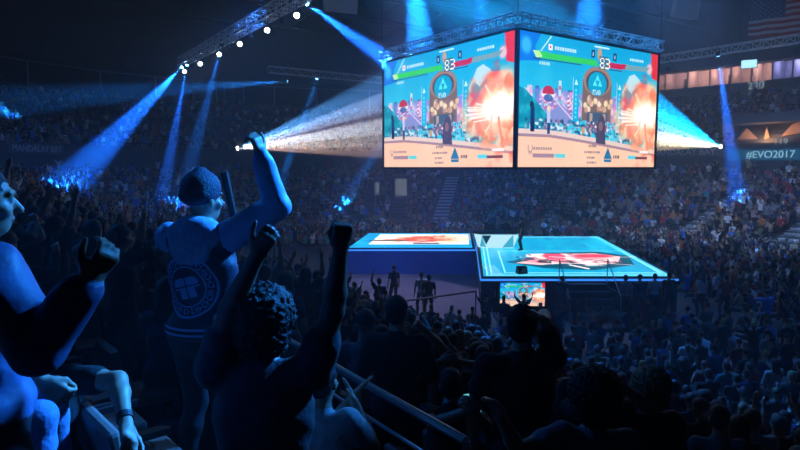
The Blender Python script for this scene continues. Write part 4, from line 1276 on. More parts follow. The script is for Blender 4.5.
def hair(J, kind, s=1.0):
    B = Body(); Hd = J['Hd']; Rh = J['Rh']
    if kind == 'short':
        B.ell(Hd(0, -0.022, 0.045), V3(0.084, 0.098, 0.088) * s, 'hair', 0.02, Rh); B.ell(Hd(0, -0.05, -0.01), V3(0.076, 0.065, 0.075) * s, 'hair', 0.02, Rh)
    elif kind == 'afro':
        B.ell(Hd(0, -0.03, 0.055), V3(0.135, 0.14, 0.13) * s, 'hair', 0.02, Rh); B.ell(Hd(0, -0.06, -0.03), V3(0.115, 0.095, 0.10) * s, 'hair', 0.02, Rh)
    elif kind == 'long':
        B.ell(Hd(0, -0.022, 0.045), V3(0.086, 0.102, 0.09) * s, 'hair', 0.02, Rh)
        B.cap(Hd(0, -0.06, 0.02), Hd(0, -0.085, -0.2), 0.075 * s, 0.07 * s, 'hair', 0.04)
        for g in (-1, 1): B.cap(Hd(g * 0.05, -0.03, 0.02), Hd(g * 0.07, -0.05, -0.18), 0.045 * s, 0.04 * s, 'hair', 0.03)
    elif kind == 'bun':
        B.ell(Hd(0, -0.022, 0.045), V3(0.083, 0.098, 0.087) * s, 'hair', 0.02, Rh); B.ell(Hd(0, -0.07, 0.12), V3(0.04, 0.04, 0.04) * s, 'hair', 0.01, Rh); B.ell(Hd(0, -0.05, -0.01), V3(0.074, 0.06, 0.06) * s, 'hair', 0.02, Rh)
    elif kind == 'cap':
        B.ell(Hd(0, -0.015, 0.055), V3(0.086, 0.102, 0.082) * s, 'hair', 0.01, Rh)
        B.cap(Hd(-0.03, 0.09, 0.05), Hd(-0.025, 0.15, 0.035), 0.011 * s, 0.008 * s, 'hair', 0.01); B.cap(Hd(0.03, 0.09, 0.05), Hd(0.025, 0.15, 0.035), 0.011 * s, 0.008 * s, 'hair', 0.01); B.cap(Hd(0, 0.09, 0.053), Hd(0, 0.16, 0.037), 0.012 * s, 0.009 * s, 'hair', 0.012)
    elif kind == 'backcap':
        B.ell(Hd(0, -0.015, 0.055), V3(0.088, 0.104, 0.084) * s, 'hair', 0.01, Rh)
        B.cap(Hd(0, -0.10, 0.03), Hd(0, -0.155, 0.01), 0.014 * s, 0.01 * s, 'hair', 0.012)
    elif kind == 'beanie':
        B.ell(Hd(0, -0.015, 0.06), V3(0.094, 0.108, 0.095) * s, 'hair', 0.01, Rh); B.ell(Hd(0, -0.03, 0.02), V3(0.094, 0.10, 0.062) * s, 'hair', 0.02, Rh)
        B.ell(Hd(0, -0.015, 0.15), V3(0.025, 0.03, 0.02) * s, 'hair', 0.03, Rh)
    return B

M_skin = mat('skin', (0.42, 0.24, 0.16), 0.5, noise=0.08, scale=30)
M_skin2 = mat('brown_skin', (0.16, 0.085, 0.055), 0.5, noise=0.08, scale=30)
M_shirt = object_colour_mat('crowd_shirt')
M_pants = mat('dark_trousers', (0.012, 0.014, 0.022), 0.85, noise=0.3, scale=15, bump=0.3)
M_shoe = mat('shoe_leather', (0.03, 0.03, 0.035), 0.5)
M_eye = mat('eye', (0.12, 0.11, 0.11), 0.25)
M_lip = mat('lip', (0.35, 0.13, 0.11), 0.5)
M_hair = object_colour_mat('hair_strands', 0.6, 0.9, 120.0, 0.5, 0.4)
CROWDM = dict(skin=M_skin, shirt=M_shirt, pants=M_pants, shoe=M_shoe, eye=M_eye, lip=M_lip)

POSES = {
    'sit_rest': dict(sit=True, handL=(-0.16, 0.34, -0.02), handR=(0.16, 0.34, -0.02), sleeve=0.55),
    'sit_lean': dict(sit=True, lean=0.4, handL=(-0.1, 0.32, -0.06), handR=(0.12, 0.30, 0.0), sleeve=1.9, head=(0.1, -0.3)),
    'sit_chin': dict(sit=True, lean=0.2, handL=(-0.12, 0.34, -0.02), handR=(0.06, 0.14, 0.52), sleeve=0.5, head=(-0.15, 0.0)),
    'sit_clap': dict(sit=True, handL=(-0.05, 0.34, 0.36), handR=(0.06, 0.34, 0.38), sleeve=0.5),
    'sit_armsup': dict(sit=True, handL=(-0.26, 0.08, 0.98), handR=(0.24, 0.12, 0.96), sleeve=0.5),
    'sit_phone': dict(sit=True, handL=(-0.05, 0.30, 0.18), handR=(0.08, 0.38, 0.62), sleeve=1.9, head=(0.2, 0.05)),
    'stand': dict(sleeve=0.6),
    'stand_clap': dict(handL=(-0.04, 0.33, 0.40), handR=(0.05, 0.34, 0.42), sleeve=1.9),
    'stand_armsup': dict(handL=(-0.27, 0.05, 0.98), handR=(0.25, 0.08, 1.0), sleeve=0.55, head=(0, 0.15)),
    'stand_fist': dict(handR=(0.22, 0.1, 1.02), sleeve=0.55, head=(0.1, 0.15)),
    'stand_folded': dict(handL=(0.1, 0.2, 0.28), handR=(-0.1, 0.22, 0.32), sleeve=1.9),
    'stand_phone': dict(handL=(-0.1, 0.36, 0.66), handR=(0.08, 0.38, 0.68), sleeve=0.55, head=(0, 0.05)),
}
PROTO = {}
def proto(pose, hk, fem):
    key = (pose, hk, fem)
    if key in PROTO: return PROTO[key]
    bk = (pose, fem)
    if bk not in PROTO:
        o = dict(POSES[pose]); o['fem'] = fem; o['h'] = 1.66 if fem else 1.76
        B, J = figure(o); PROTO[bk] = (B.mesh('person', 0.024, CROWDM), J)
    me, J = PROTO[bk]
    hm = hair(J, hk).mesh('hair', 0.02, dict(hair=M_hair)) if hk != 'bald' else None
    PROTO[key] = (me, hm)
    return PROTO[key]
def make_person(pose, hk, fem, loc, rz, shirt, hairc, label, group, scale=1.0):
    me, hm = proto(pose, hk, fem)
    o = link_mesh('person', me, None, loc); o.rotation_euler = (0, 0, rz); o.scale = (scale,) * 3
    o.color = (*shirt, 1); tag(o, label, 'person', group)
    if hm is not None:
        h = link_mesh('cap' if hk in ('cap', 'backcap') else 'knit_hat' if hk == 'beanie' else 'hair', hm, o); h.color = (*hairc, 1)
    return o
# ------------------------------------------------------------------ the people closest to the camera, each modelled in its own pose
def W(px, py, d):
    x, yc = (px - 400) / F_PX, (225 - py) / F_PX
    y = math.cos(PITCH) + yc * math.sin(PITCH); z = -math.sin(PITCH) + yc * math.cos(PITCH)
    return np.array([x / y * d, d, EYE + z / y * d])

M_hoodblue = mat('hood_blue_cotton', (0.22, 0.34, 0.5), 0.9, noise=0.2, scale=30, bump=0.5)
M_jacket = mat('navy_jacket', (0.015, 0.02, 0.05), 0.6, noise=0.2, scale=12, bump=0.3)
M_sleeve = mat('pale_blue_sleeve', (0.20, 0.38, 0.62), 0.45, noise=0.15, scale=10, bump=0.3)
M_black_t = mat('black_cotton', (0.010, 0.010, 0.012), 0.9, noise=0.2, scale=25, bump=0.4)
M_grey_t = mat('grey_cotton', (0.16, 0.17, 0.20), 0.9, noise=0.2, scale=25, bump=0.5)
M_white_t = mat('white_cotton', (0.42, 0.46, 0.5), 0.9, noise=0.15, scale=25, bump=0.5)
M_denim = mat('blue_denim', (0.14, 0.22, 0.42), 0.85, noise=0.25, scale=40, bump=0.4)
M_striped = mat('striped_jacket', (0.07, 0.12, 0.25), 0.5, noise=0.3, scale=14, bump=0.4)
M_cuff = mat('pale_cuff', (0.25, 0.4, 0.6), 0.7)
HERO_XY = []
HERO = {}

def hero(key, xy, gz, rz, o, mats, label, hk='short', hairc=(0.008, 0.007, 0.007), handLw=None, handRw=None, group=None, h=0.009, rough=0.0, rt=('shirt',), headw=None, hscale=1.0):
    """a figure at its spot; hand targets are given as points in the arena"""
    x, y = xy; HERO_XY.append((x, y))
    o = dict(o); o.setdefault('detail', 1)
    s = o.get('h', 1.75) / 1.75
    hipz = (0.56 if o.get('sit') else 0.93) * s - o.get('crouch', 0)
    R = rotz(o.get('twist', 0)) @ rotx(-o.get('lean', 0.03)) @ roty(o.get('side', 0)); Rz = rotz(rz)
    def loc(wp): return R.T @ ((Rz.T @ (np.array(wp) - [x, y, gz])) - [0, 0, hipz]) / s
    if handLw is not None: o['handL'] = tuple(loc(handLw))
    if handRw is not None: o['handR'] = tuple(loc(handRw))
    if headw is not None: o['head_at'] = tuple(loc(headw))
    for q in ('elbL', 'elbR', 'fdL', 'fdR', 'palmL', 'palmR'):
        if q + 'w' in o: o[q] = tuple(R.T @ (Rz.T @ np.array(o[q + 'w'], float)))
    B, J = figure(o)
    m = dict(skin=M_skin, shirt=M_black_t, pants=M_pants, shoe=M_shoe, eye=M_eye, lip=M_lip, cuff=M_cuff, sleeve=M_sleeve, hem=M_sleeve); m.update(mats)
    me = B.mesh('person', h, m, rough, rt, seed=len(HERO_XY))
    ob = link_mesh('person', me, None, (x, y, gz)); ob.rotation_euler = (0, 0, rz)
    tag(ob, label, 'person', group)
    if hk != 'bald':
        nm = 'knit_hat' if hk == 'beanie' else 'cap' if 'cap' in hk else 'hair'
        hb = hair(J, hk, s)
        hm = link_mesh(nm, hb.mesh(nm, 0.009, dict(hair=M_hair), 0.009 if hk == 'afro' else 0.004 if nm == 'hair' else 0, ('hair',)), ob); hm.color = (*hairc, 1)
    HERO[key] = (ob, J, B)
    return ob, J

FRONT = dict(elbLw=(-0.5, 0.3, -1), elbRw=(0.5, 0.3, -1))
# 1. the young man in the varsity jacket seen from behind
b, Jb = hero('varsity', (-1.07, 3.22), 4.06, -0.28, dict(h=1.78, sleeve=1.93, sleeve_tag='sleeve', cuff=1, lean=0.02, head=(-0.45, 0.0), big=1.14, loose=0.022, elbRw=(0.9, 0.1, -0.7), elbLw=(-0.7, 0.1, -0.8), gripR='half', gripL='grip', palmRw=(-0.8, 0.4, -0.2), thumbR=-1),
              dict(shirt=M_jacket, sleeve=M_sleeve, cuff=M_sleeve), 'young man in knit hat and varsity jacket with round back emblem, right arm raised', 'beanie', (0.02, 0.03, 0.07),
              handLw=W(236, 232, 3.75), handRw=W(262, 158, 3.1), h=0.008, rough=0.003, rt=('shirt', 'sleeve'))
hb = Body(); Tt = Jb['T']; R_ = Jb['R']; s_ = 1.78 / 1.75
hb.ell(Tt(0, -0.075, 0.525), V3(0.155, 0.075, 0.09), 'shirt', 0.04, R_); hb.ell(Tt(0, -0.03, 0.575), V3(0.105, 0.10, 0.05), 'shirt', 0.04, R_); hb.cap(Tt(-0.10, -0.05, 0.53), Tt(-0.07, 0.08, 0.50), 0.05, 0.045, 'shirt', 0.03); hb.cap(Tt(0.10, -0.05, 0.53), Tt(0.07, 0.08, 0.50), 0.05, 0.045, 'shirt', 0.03); hb.ell(Tt(0, -0.105, 0.45), V3(0.12, 0.04, 0.10), 'shirt', 0.04, R_)
link_mesh('hood', hb.mesh('hood', 0.009, dict(shirt=M_hoodblue), 0.003, ('shirt',)), b)
hm_ = Body()
hm_.ell(Tt(0, -0.0, 0.0), V3(0.203, 0.166, 0.045), 'shirt', 0.02, R_)
link_mesh('knit_hem', hm_.mesh('knit_hem', 0.009, dict(shirt=M_jacket)), b)

from mathutils.bvhtree import BVHTree
def back_decal(ob, fn, w, hgt, c, n, name, m, off=0.004, sign=-1):
    me = ob.data
    bvh = BVHTree.FromPolygons([v.co.copy() for v in me.vertices], [tuple(p.vertices) for p in me.polygons])
    mb = MB(); cache = {}
    def P(i, j):
        if (i, j) not in cache:
            x = c[0] - w / 2 + w * i / n; z = c[1] - hgt / 2 + hgt * j / n
            hit = bvh.ray_cast(Vector((x, sign * 1.0, z)), Vector((0, -sign, 0)))
            cache[(i, j)] = (x, hit[0].y + sign * off, z) if hit[0] is not None else None
        return cache[(i, j)]
    for i in range(n):
        for j in range(n):
            u_, v_ = (i + 0.5) / n * 2 - 1, (j + 0.5) / n * 2 - 1
            if fn(u_, v_):
                q = [P(i, j), P(i + 1, j), P(i + 1, j + 1), P(i, j + 1)]
                if all(k is not None for k in q): mb.add(q, [(0, 1, 2, 3) if sign < 0 else (3, 2, 1, 0)])
    return mb.build(name, m, ob, True)
M_emb = mat('emblem_blue', (0.18, 0.42, 0.72), 0.6)
def emblem(u_, v_):
    rr = math.hypot(u_, v_); a = math.atan2(v_, u_)
    if 0.93 < rr < 1.0 or 0.62 < rr < 0.67: return True
    if 0.71 < rr < 0.88:     # the lettering round the ring
        k = (a * 18 / math.pi); f = k - math.floor(k); gid = int(math.floor(k)) % 5
        if f > 0.72: return False
        return f < 0.22 or (gid in (0, 2) and (rr > 0.84 or rr < 0.75)) or (gid in (1, 4) and 0.78 < rr < 0.82) or (gid == 3 and f > 0.5)
    x = u_ * 0.9 + v_ * 0.25; y = v_ * 0.95 - u_ * 0.25
    ins = (abs(x) < 0.44 and -0.36 < y < 0.30 and abs(x) + abs(y) < 0.62 and not (y < -0.05 and abs(x) > 0.26))
    if ins: return abs(x) > 0.022 and abs(y - 0.02) > 0.022
    return False
zc_ = 0.93 * s_ + 0.27
back_decal(b, emblem, 0.33, 0.33, (-0.01, zc_), 84, 'emblem', M_emb)
back_decal(b, lambda u_, v_: 0.35 < v_ < 0.7 or -0.5 < v_ < -0.15, 0.37, 0.07, (0, 0.93 * s_ + 0.035), 40, 'hem_stripe', M_emb, 0.016)
tag(link_mesh('cheer_stick', MB().bar(tuple(W(224, 172, 3.72)), tuple(W(238, 236, 3.78)), 0.024, 14, 0.02).mesh('cheer_stick', M_black)), 'black cheering stick held up in front of the varsity jacket', 'cheering stick')

# 2. dark silhouette with both arms raised
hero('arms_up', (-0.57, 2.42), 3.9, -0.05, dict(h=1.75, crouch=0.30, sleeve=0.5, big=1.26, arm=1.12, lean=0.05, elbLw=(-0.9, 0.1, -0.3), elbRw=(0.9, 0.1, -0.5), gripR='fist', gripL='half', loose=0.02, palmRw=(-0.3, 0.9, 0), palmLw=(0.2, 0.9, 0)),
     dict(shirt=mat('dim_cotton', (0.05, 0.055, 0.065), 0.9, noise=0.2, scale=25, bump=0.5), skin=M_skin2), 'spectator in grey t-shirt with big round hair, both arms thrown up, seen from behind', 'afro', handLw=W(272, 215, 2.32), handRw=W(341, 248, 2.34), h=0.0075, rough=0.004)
# 3. the man at the left edge
hero('left_man', (-1.37, 1.90), 4.2, -0.75, dict(h=1.70, sleeve=1.85, cuff=1, big=1.18, loose=0.03, head=(-0.1, 0.02), elbRw=(0.3, -0.2, -1), gripR='half', palmRw=(-0.7, 0.6, 0.2), elbLw=(-1, 0, -1)),
     dict(shirt=M_striped, cuff=M_cuff), 'man in dark quilted jacket at the left edge, forearm raised with open hand', 'short', handRw=W(88, 282, 1.72), h=0.0075, rough=0.006)
# 4. perched spectator whose lit lap and hands show at the lower left
hero('lap', (-1.86, 2.3), 4.42, -1.2, dict(h=1.7, sit=True, sleeve=0.5, lean=0.1, elbRw=(0.2, -0.4, 0.5), elbLw=(-0.5, -0.5, 0.3), gripR='grip', gripL='half'),
     dict(shirt=M_black_t, pants=M_denim), 'seated spectator at lower left in blue jeans with hands in the lap', 'short', handRw=W(72, 400, 2.2), handLw=W(40, 396, 2.1), h=0.0085, rough=0.003)
# 5. seated spectator with a wristband
hero('wristband', (-1.66, 2.72), 3.9, -0.4, dict(h=1.72, sit=True, sleeve=0.55, elbRw=(1, -0.3, 0.2), gripR='relaxed'),
     dict(shirt=M_black_t, pants=M_pants), 'seated spectator in black with a wristband on the lit forearm, lower left', 'short', handRw=W(126, 424, 2.38), h=0.009)
ob, J, B = HERO['wristband']
wr, el = J['wrR'], J['elR']; d_ = unit(wr - el)
link_mesh('wristband', MB().bar(tuple(wr - d_ * 0.05), tuple(wr - d_ * 0.02), 0.034, 20).mesh('wristband', M_black), ob)
# 6. small seated spectator clapping
hero('clapper', (-0.42, 3.05), 3.6, -0.35, dict(h=1.62, sit=True, sleeve=0.5, big=1.05, gripR='open', gripL='open', elbRw=(0.5, 0, -1), elbLw=(-0.6, 0, -1), palmRw=(-0.8, 0, 0.4), palmLw=(0.8, 0, -0.2), loose=0.02),
     dict(shirt=M_white_t), 'seated spectator in pale t-shirt clapping beside the rail', 'short', handRw=W(356, 406, 3.2), handLw=W(352, 398, 3.3), h=0.009, rough=0.004)
# 7. standing beyond the rail
hero('beyond_rail', (-0.03, 4.25), 3.3, -0.2, dict(h=1.66, sleeve=0.9, big=1.1, elbLw=(-1, 0, -1), elbRw=(1, 0, -1)), dict(shirt=M_black_t),
     'dark standing spectator just beyond the sloping rail', 'short', h=0.011, rough=0.004)
hero('grey_shirt', (-0.30, 4.9), 3.0, -0.2, dict(h=1.7, sleeve=0.5, big=1.05, head=(0.5, 0)), dict(shirt=M_grey_t), 'spectator in grey t-shirt turned sideways left of the raised fist', 'cap', h=0.011, rough=0.004)
hero('fist', (0.28, 5.1), 3.0, -0.1, dict(h=1.7, sit=True, sleeve=0.5, gripR='fist', elbRw=(1, 0, -0.5)), dict(shirt=M_black_t), 'seated spectator with one fist punched up before the open floor', 'short', handRw=W(425, 330, 5.05), h=0.011)
# 8. large silhouette, hand on the head
hero('hand_on_head', (0.72, 3.45), 3.3, -0.05, dict(h=1.78, sleeve=0.55, big=1.12, elbRw=(0.25, 1, -0.35), gripR='relaxed', palmRw=(-0.6, 0, -1), fdRw=(-0.7, 0.2, 0.5), head=(-0.3, -0.05), elbLw=(-1, 0, -1)),
     dict(shirt=M_black_t), 'large dark spectator right of centre with the right hand on the head', 'short', handRw=W(546, 322, 3.42), h=0.009, rough=0.003)
# 9. group at the bottom right
hero('pointing', (0.92, 2.75), 3.3, 0.1, dict(h=1.6, sleeve=0.45, big=1.05, gripL='relaxed', palmLw=(0, 0, -1), elbLw=(-0.3, 0, -1)), dict(shirt=M_grey_t),
     'dark haired spectator at the bottom edge stretching the left arm sideways', 'afro', handLw=W(500, 416, 2.55), h=0.009, rough=0.004)
hero('two_fists', (1.25, 3.75), 3.0, 0.0, dict(h=1.62, sleeve=0.5, gripR='fist', gripL='fist', elbRw=(0.7, 0.2, -1), elbLw=(-0.7, 0.2, -1)), dict(shirt=M_black_t),
     'spectator holding two dark fists up beside the curly blond head', 'bald', handLw=W(604, 385, 3.6), handRw=W(620, 384, 3.6), h=0.009)
hero('curly', (1.62, 3.75), 3.0, 0.2, dict(h=1.56, sleeve=0.9), dict(shirt=M_black_t), 'spectator with curly blond hair at the lower right', 'afro', (0.32, 0.24, 0.12), h=0.01)
hero('phone', (0.32, 3.72), 3.3, -0.1, dict(h=1.62, sit=True, lean=0.3, sleeve=0.5, gripR='grip', gripL='grip', head=(0, -0.3)), dict(shirt=M_black_t),
     'seated spectator bent over a phone with teal light below the rail end', 'short', handLw=W(462, 412, 3.5), handRw=W(474, 410, 3.5), h=0.01)
p = W(472, 404, 3.62)
ph = tag(link_mesh('phone', MB().box((0, 0, 0), (0.075, 0.012, 0.15)).mesh('phone', M_black), None, tuple(p)), 'small phone glowing teal in the hands of the bent spectator', 'phone'); ph.rotation_euler = (-0.9, 0, 0.4)
link_mesh('display', MB().box((0, -0.008, 0), (0.068, 0.004, 0.135)).mesh('display', emit('phone_glow', (0.1, 0.6, 0.65), 1.0)), ph)
hero('elbows', (0.42, 4.75), 3.0, 0.0, dict(h=1.7, sit=True, sleeve=0.5, elbLw=(-1, 0, 0), elbRw=(1, 0, 0)), dict(shirt=M_black_t), 'spectator with both hands on the neck and elbows wide', 'short', handLw=W(440, 362, 4.7), handRw=W(458, 362, 4.7), h=0.011)
for q, (px, d, lab) in enumerate(((52, 6.6, 'spectator at far left with two straight arms high against the blue crowd'), (30, 8.2, 'spectator under the grey arena sign with hands raised'), (116, 5.6, 'dark spectator left of the varsity jacket with one raised hand'))):
    x = (px - 400) / F_PX * d; g = ground_z(x, d)
    hero('far%d' % q, (x, d), g, -0.5, dict(h=1.75, sleeve=0.6, detail=1, **({'handL': (-0.2, 0.05, 1.02), 'handR': (0.2, 0.1, 1.03)} if q < 2 else {'handR': (0.2, 0.25, 0.75)})), dict(shirt=M_black_t), lab, 'cap' if q == 1 else 'short', h=0.013)

# people standing on the open floor, at the stage and on it
def small(key, x, y, gz, rz, pose, shirt, label, hk='short', hc=(0.01, 0.008, 0.008), pants=None, group=None, h=1.75, **kw):
    o = dict(POSES[pose]); o.update(kw); o['h'] = h; o['detail'] = 0
    return hero(key, (x, y), gz, rz, o, dict(shirt=shirt, **({'pants': pants} if pants else {})), label, hk, hc, group=group, h=0.018)
M_ltshirt = mat('light_shirt', (0.35, 0.4, 0.45), 0.9)
M_redt = mat('red_shirt', (0.3, 0.04, 0.04), 0.9)
small('floor1', 1.12, 23.0, 0, 0.2, 'stand', M_black_t, 'man in black suit standing on the open floor by the barrier')
small('floor2', 0.85, 23.6, 0, 0.3, 'stand', M_ltshirt, 'man in pale shirt standing close behind the man in black')
small('floor3', -0.25, 25.3, 0, 0.5, 'stand', M_jacket, 'man in dark coat standing alone on the open floor left of the pair')
small('floor4', -0.72, 20.6, 0.3, 0.3, 'stand_fist', M_black_t, 'spectator by the open floor with one arm straight up', handL=(-0.2, 0.05, 1.0), handR=None)
small('stage1', 6.5, 32.0, 1.46, 1.2, 'stand', M_black_t, 'man in black standing on the stage right of the white desk', big=1.2)
small('stage2', 6.25, 34.15, 1.46, math.pi, 'sit_rest', M_redt, 'player with long blond hair seated behind the desk', 'long', (0.6, 0.5, 0.3))
small('stage3', 5.1, 34.3, 1.46, math.pi - 0.1, 'sit_rest', M_jacket, 'dark haired player seated at the left of the desk')
for q, (x, y, pz, sh, lb) in enumerate(((6.2, 22.7, 'stand_folded', M_black_t, 'man in black standing left of the stage steps'), (8.15 + .55, 22.9, 'stand', M_grey_t, 'person in grey standing at the right handrail of the steps'),
                                        (8.95 + .35, 23.0, 'stand_folded', M_jacket, 'man with cap and navy coat leaning at the stage front'), (9.95, 23.2, 'stand', M_ltshirt, 'person in pale shirt standing at the stage front right'),
                                        (10.6, 23.4, 'stand_clap', M_black_t, 'person in black at the right front stage corner'), (11.9, 23.4, 'stand', M_ltshirt, 'woman in white top standing past the right stage corner'),
                                        (12.6, 23.0, 'stand', M_redt, 'person in red standing past the right stage corner'), (12.4, 20.0, 'stand_phone', mat('bright_blue_coat', (0.03, 0.16, 0.6), 0.8), 'man in bright blue walking along the right aisle'))):
    small('front%d' % q, x, y, 0, 0.2 * (q % 3) - 0.1, pz, sh, lb, 'cap' if q in (2, 7) else 'long' if q == 5 else 'short')
# chairs the players sit on
for k, (x, y, lb) in enumerate(((6.25, 34.35, 'black gaming chair under the blond player'), (5.1, 34.5, 'black gaming chair at the left of the desk'))):
    c = empty('player_chair', (x, y, 1.455), math.pi); tag(c, lb, 'chair', None)
    MB().box((0, 0, 0.42), (0.48, 0.46, 0.08)).build('seat', M_black, c, bevel=0.02); MB().box((0, -0.26, 0.85), (0.46, 0.08, 0.8)).build('backrest', M_black, c, bevel=0.02)
    MB().bar((0, 0, 0.05), (0, 0, 0.4), 0.03).box((0, 0, 0.03), (0.5, 0.06, 0.05)).box((0, 0, 0.03), (0.06, 0.5, 0.05)).build('pedestal', M_dark, c)
sp = empty('floor_monitor_speaker', (5.1, 24.95, 1.455), 0.3); sp.scale = (0.7, 0.7, 0.7); tag(sp, 'small black wedge speaker on the stage near its front left', 'speaker')
MB().add([(-.3, -.2, 0), (.3, -.2, 0), (.3, .25, 0), (-.3, .25, 0), (-.3, -.1, .4), (.3, -.1, .4), (.3, .15, .45), (-.3, .15, .45)], [(3, 2, 1, 0), (4, 5, 6, 7), (0, 1, 5, 4), (1, 2, 6, 5), (2, 3, 7, 6), (3, 0, 4, 7)]).build('cabinet', M_black, sp)
MB().bar((0, -0.18, 0.2), (0, -0.14, 0.21), 0.12, 16).build('grille', M_dark, sp)

# ------------------------------------------------------------------ rails and barrier
def railing(pts, label, h=1.0, mids=(0.5,), post=1.2, r=0.022, name='railing', m=None, group=None):
    m = m or M_rail
    o_ = Vector(pts[0]); root = empty(name, o_); tag(root, label, 'railing', group)
    for a, b in zip(pts, pts[1:]):
        a = Vector(a) - o_; b = Vector(b) - o_; up = Vector((0, 0, h))
        MB().bar(a + up, b + up, r * 1.25, 8).build('top_rail', m, root)
        for q in mids: MB().bar(a + up * q, b + up * q, r * 0.6, 6).build('mid_rail', m, root)
        n = max(1, round((b - a).length / post))
        for k in range(n + 1):
            p = a.lerp(b, k / n); MB().bar(p, p + up, r, 8).build('post', m, root)
    return root
railing([(-1.25, 20.7, 0), (2.98, 23.3, 0)], 'thin dark barrier rail crossing the open floor toward the stage', 1.05, (), 2.4, 0.03, 'barrier')
a = W(330, 364, 3.97); b_ = W(466, 441, 2.86)
railing([(a[0] - 0.5, a[1] + 0.72, a[2] - 1.0), (b_[0], b_[1], b_[2] - 1.0)], 'silver guard rail sloping down to the bottom centre', 1.0, (0.8,), 1.6, 0.02, 'guard_rail', mat('bright_rail', (0.45, 0.5, 0.55), 0.3, 0.8))
# ------------------------------------------------------------------ the audience
SHIRTS = [('black', (0.015, 0.015, 0.018), 9), ('charcoal', (0.05, 0.05, 0.055), 5), ('white', (0.62, 0.62, 0.64), 3), ('grey', (0.22, 0.22, 0.24), 4), ('navy', (0.02, 0.035, 0.12), 4),
          ('red', (0.42, 0.03, 0.03), 1.6), ('blue', (0.04, 0.14, 0.5), 2), ('maroon', (0.18, 0.03, 0.04), 1), ('olive', (0.1, 0.11, 0.05), 1), ('orange', (0.5, 0.16, 0.04), 0.7), ('teal', (0.03, 0.25, 0.28), 0.8), ('tan', (0.35, 0.25, 0.16), 1)]
HAIRC = [('black', (0.008, 0.007, 0.007), 6), ('dark brown', (0.03, 0.018, 0.01), 5), ('brown', (0.09, 0.05, 0.025), 2), ('blond', (0.4, 0.28, 0.13), 0.7)]
HK = [('short', 8), ('cap', 2.2), ('backcap', 1), ('beanie', 0.7), ('long', 2.4), ('bun', 0.7), ('afro', 0.5)]
def pick(lst, r):
    t = sum(x[-1] for x in lst) * r.random()
    for x in lst:
        t -= x[-1]
        if t <= 0: return x
    return lst[-1]
SITP = [('sit_rest', 6), ('sit_lean', 4), ('sit_chin', 2), ('sit_clap', 2), ('sit_armsup', 0.8), ('sit_phone', 1.6)]
STP = [('stand', 2), ('stand_clap', 3), ('stand_armsup', 2.6), ('stand_fist', 2.2), ('stand_folded', 1), ('stand_phone', 1.6)]
PTXT = {'sit_rest': 'seated upright', 'sit_lean': 'leaning forward', 'sit_chin': 'seated hand on chin', 'sit_clap': 'seated clapping', 'sit_armsup': 'seated arms up', 'sit_phone': 'seated one hand up',
        'stand': 'standing arms down', 'stand_clap': 'standing clapping', 'stand_armsup': 'standing arms up', 'stand_fist': 'standing fist up', 'stand_folded': 'standing arms folded', 'stand_phone': 'standing hands before face'}
FOC = (7.0, 31.0)
spots = []
r = random.Random(11)
def ok_view(x, y, z):
    px, py, zc = project(x, y, z + 0.9)
    return zc > 2 and -25 < px < 825 and -30 < py < 500
# stands
cumul = np.r_[0, np.cumsum(np.linalg.norm(np.roll(BP, -1, 0) - BP, axis=1))]
for row in range(N_LOW + N_UP):
    e = row_e(row) + 0.42; z = row_z(row)
    Q = BP + BN * e
    seg = np.linalg.norm(np.roll(Q, -1, 0) - Q, axis=1); Lc = np.r_[0, np.cumsum(seg)]
    n = int(Lc[-1] / 0.56)
    for k in range(n):
        sdist = (k + 0.5) / n * Lc[-1]; i = int(np.searchsorted(Lc, sdist)) - 1; f = (sdist - Lc[i]) / seg[i]
        q = Q[i] * (1 - f) + Q[(i + 1) % 720] * f
        x, y = q
        if any(min(abs(i - a), 720 - abs(i - a)) * 0.22 * (1 + e / 25) < 0.95 for a in AISLES) and e < 14.5: continue
        if not ok_view(x, y, z): continue
        spots.append([x, y, z, i, row, 'stand'])
# the floor in front of the stage and to its right
for j in range(17):
    Y = 11.0 + j * 0.95 - (0.0)
    for k in range(60):
        X = -4 + k * 0.6 + (0.3 if j % 2 else 0)
        e, _ = offset_at(X, Y)
        if e > -1.0 or Y > 19.6: continue
        if X < (Y - 12.2) * 0.80 - 4.0 + 1.0 and X < 4: pass
        if X < -0.3 + (Y - 19.3) * 0.82 + 0.8 : continue       # open floor left of the barrier
        if 6.2 < X < 8.6 and Y > 20.5: continue
        if not ok_view(X, Y, 0): continue
        spots.append([X, Y, 0.0, -1, j, 'floor'])
for j in range(29):
    Y = 20.5 + j * 0.9
    for k in range(26):
        X = 12.3 + max(0, Y - 24) * 0.115 + k * 0.55
        e, _ = offset_at(X, Y)
        if e > -0.8 or not ok_view(X, Y, 0): continue
        spots.append([X, Y, 0.0, -1, j, 'side'])
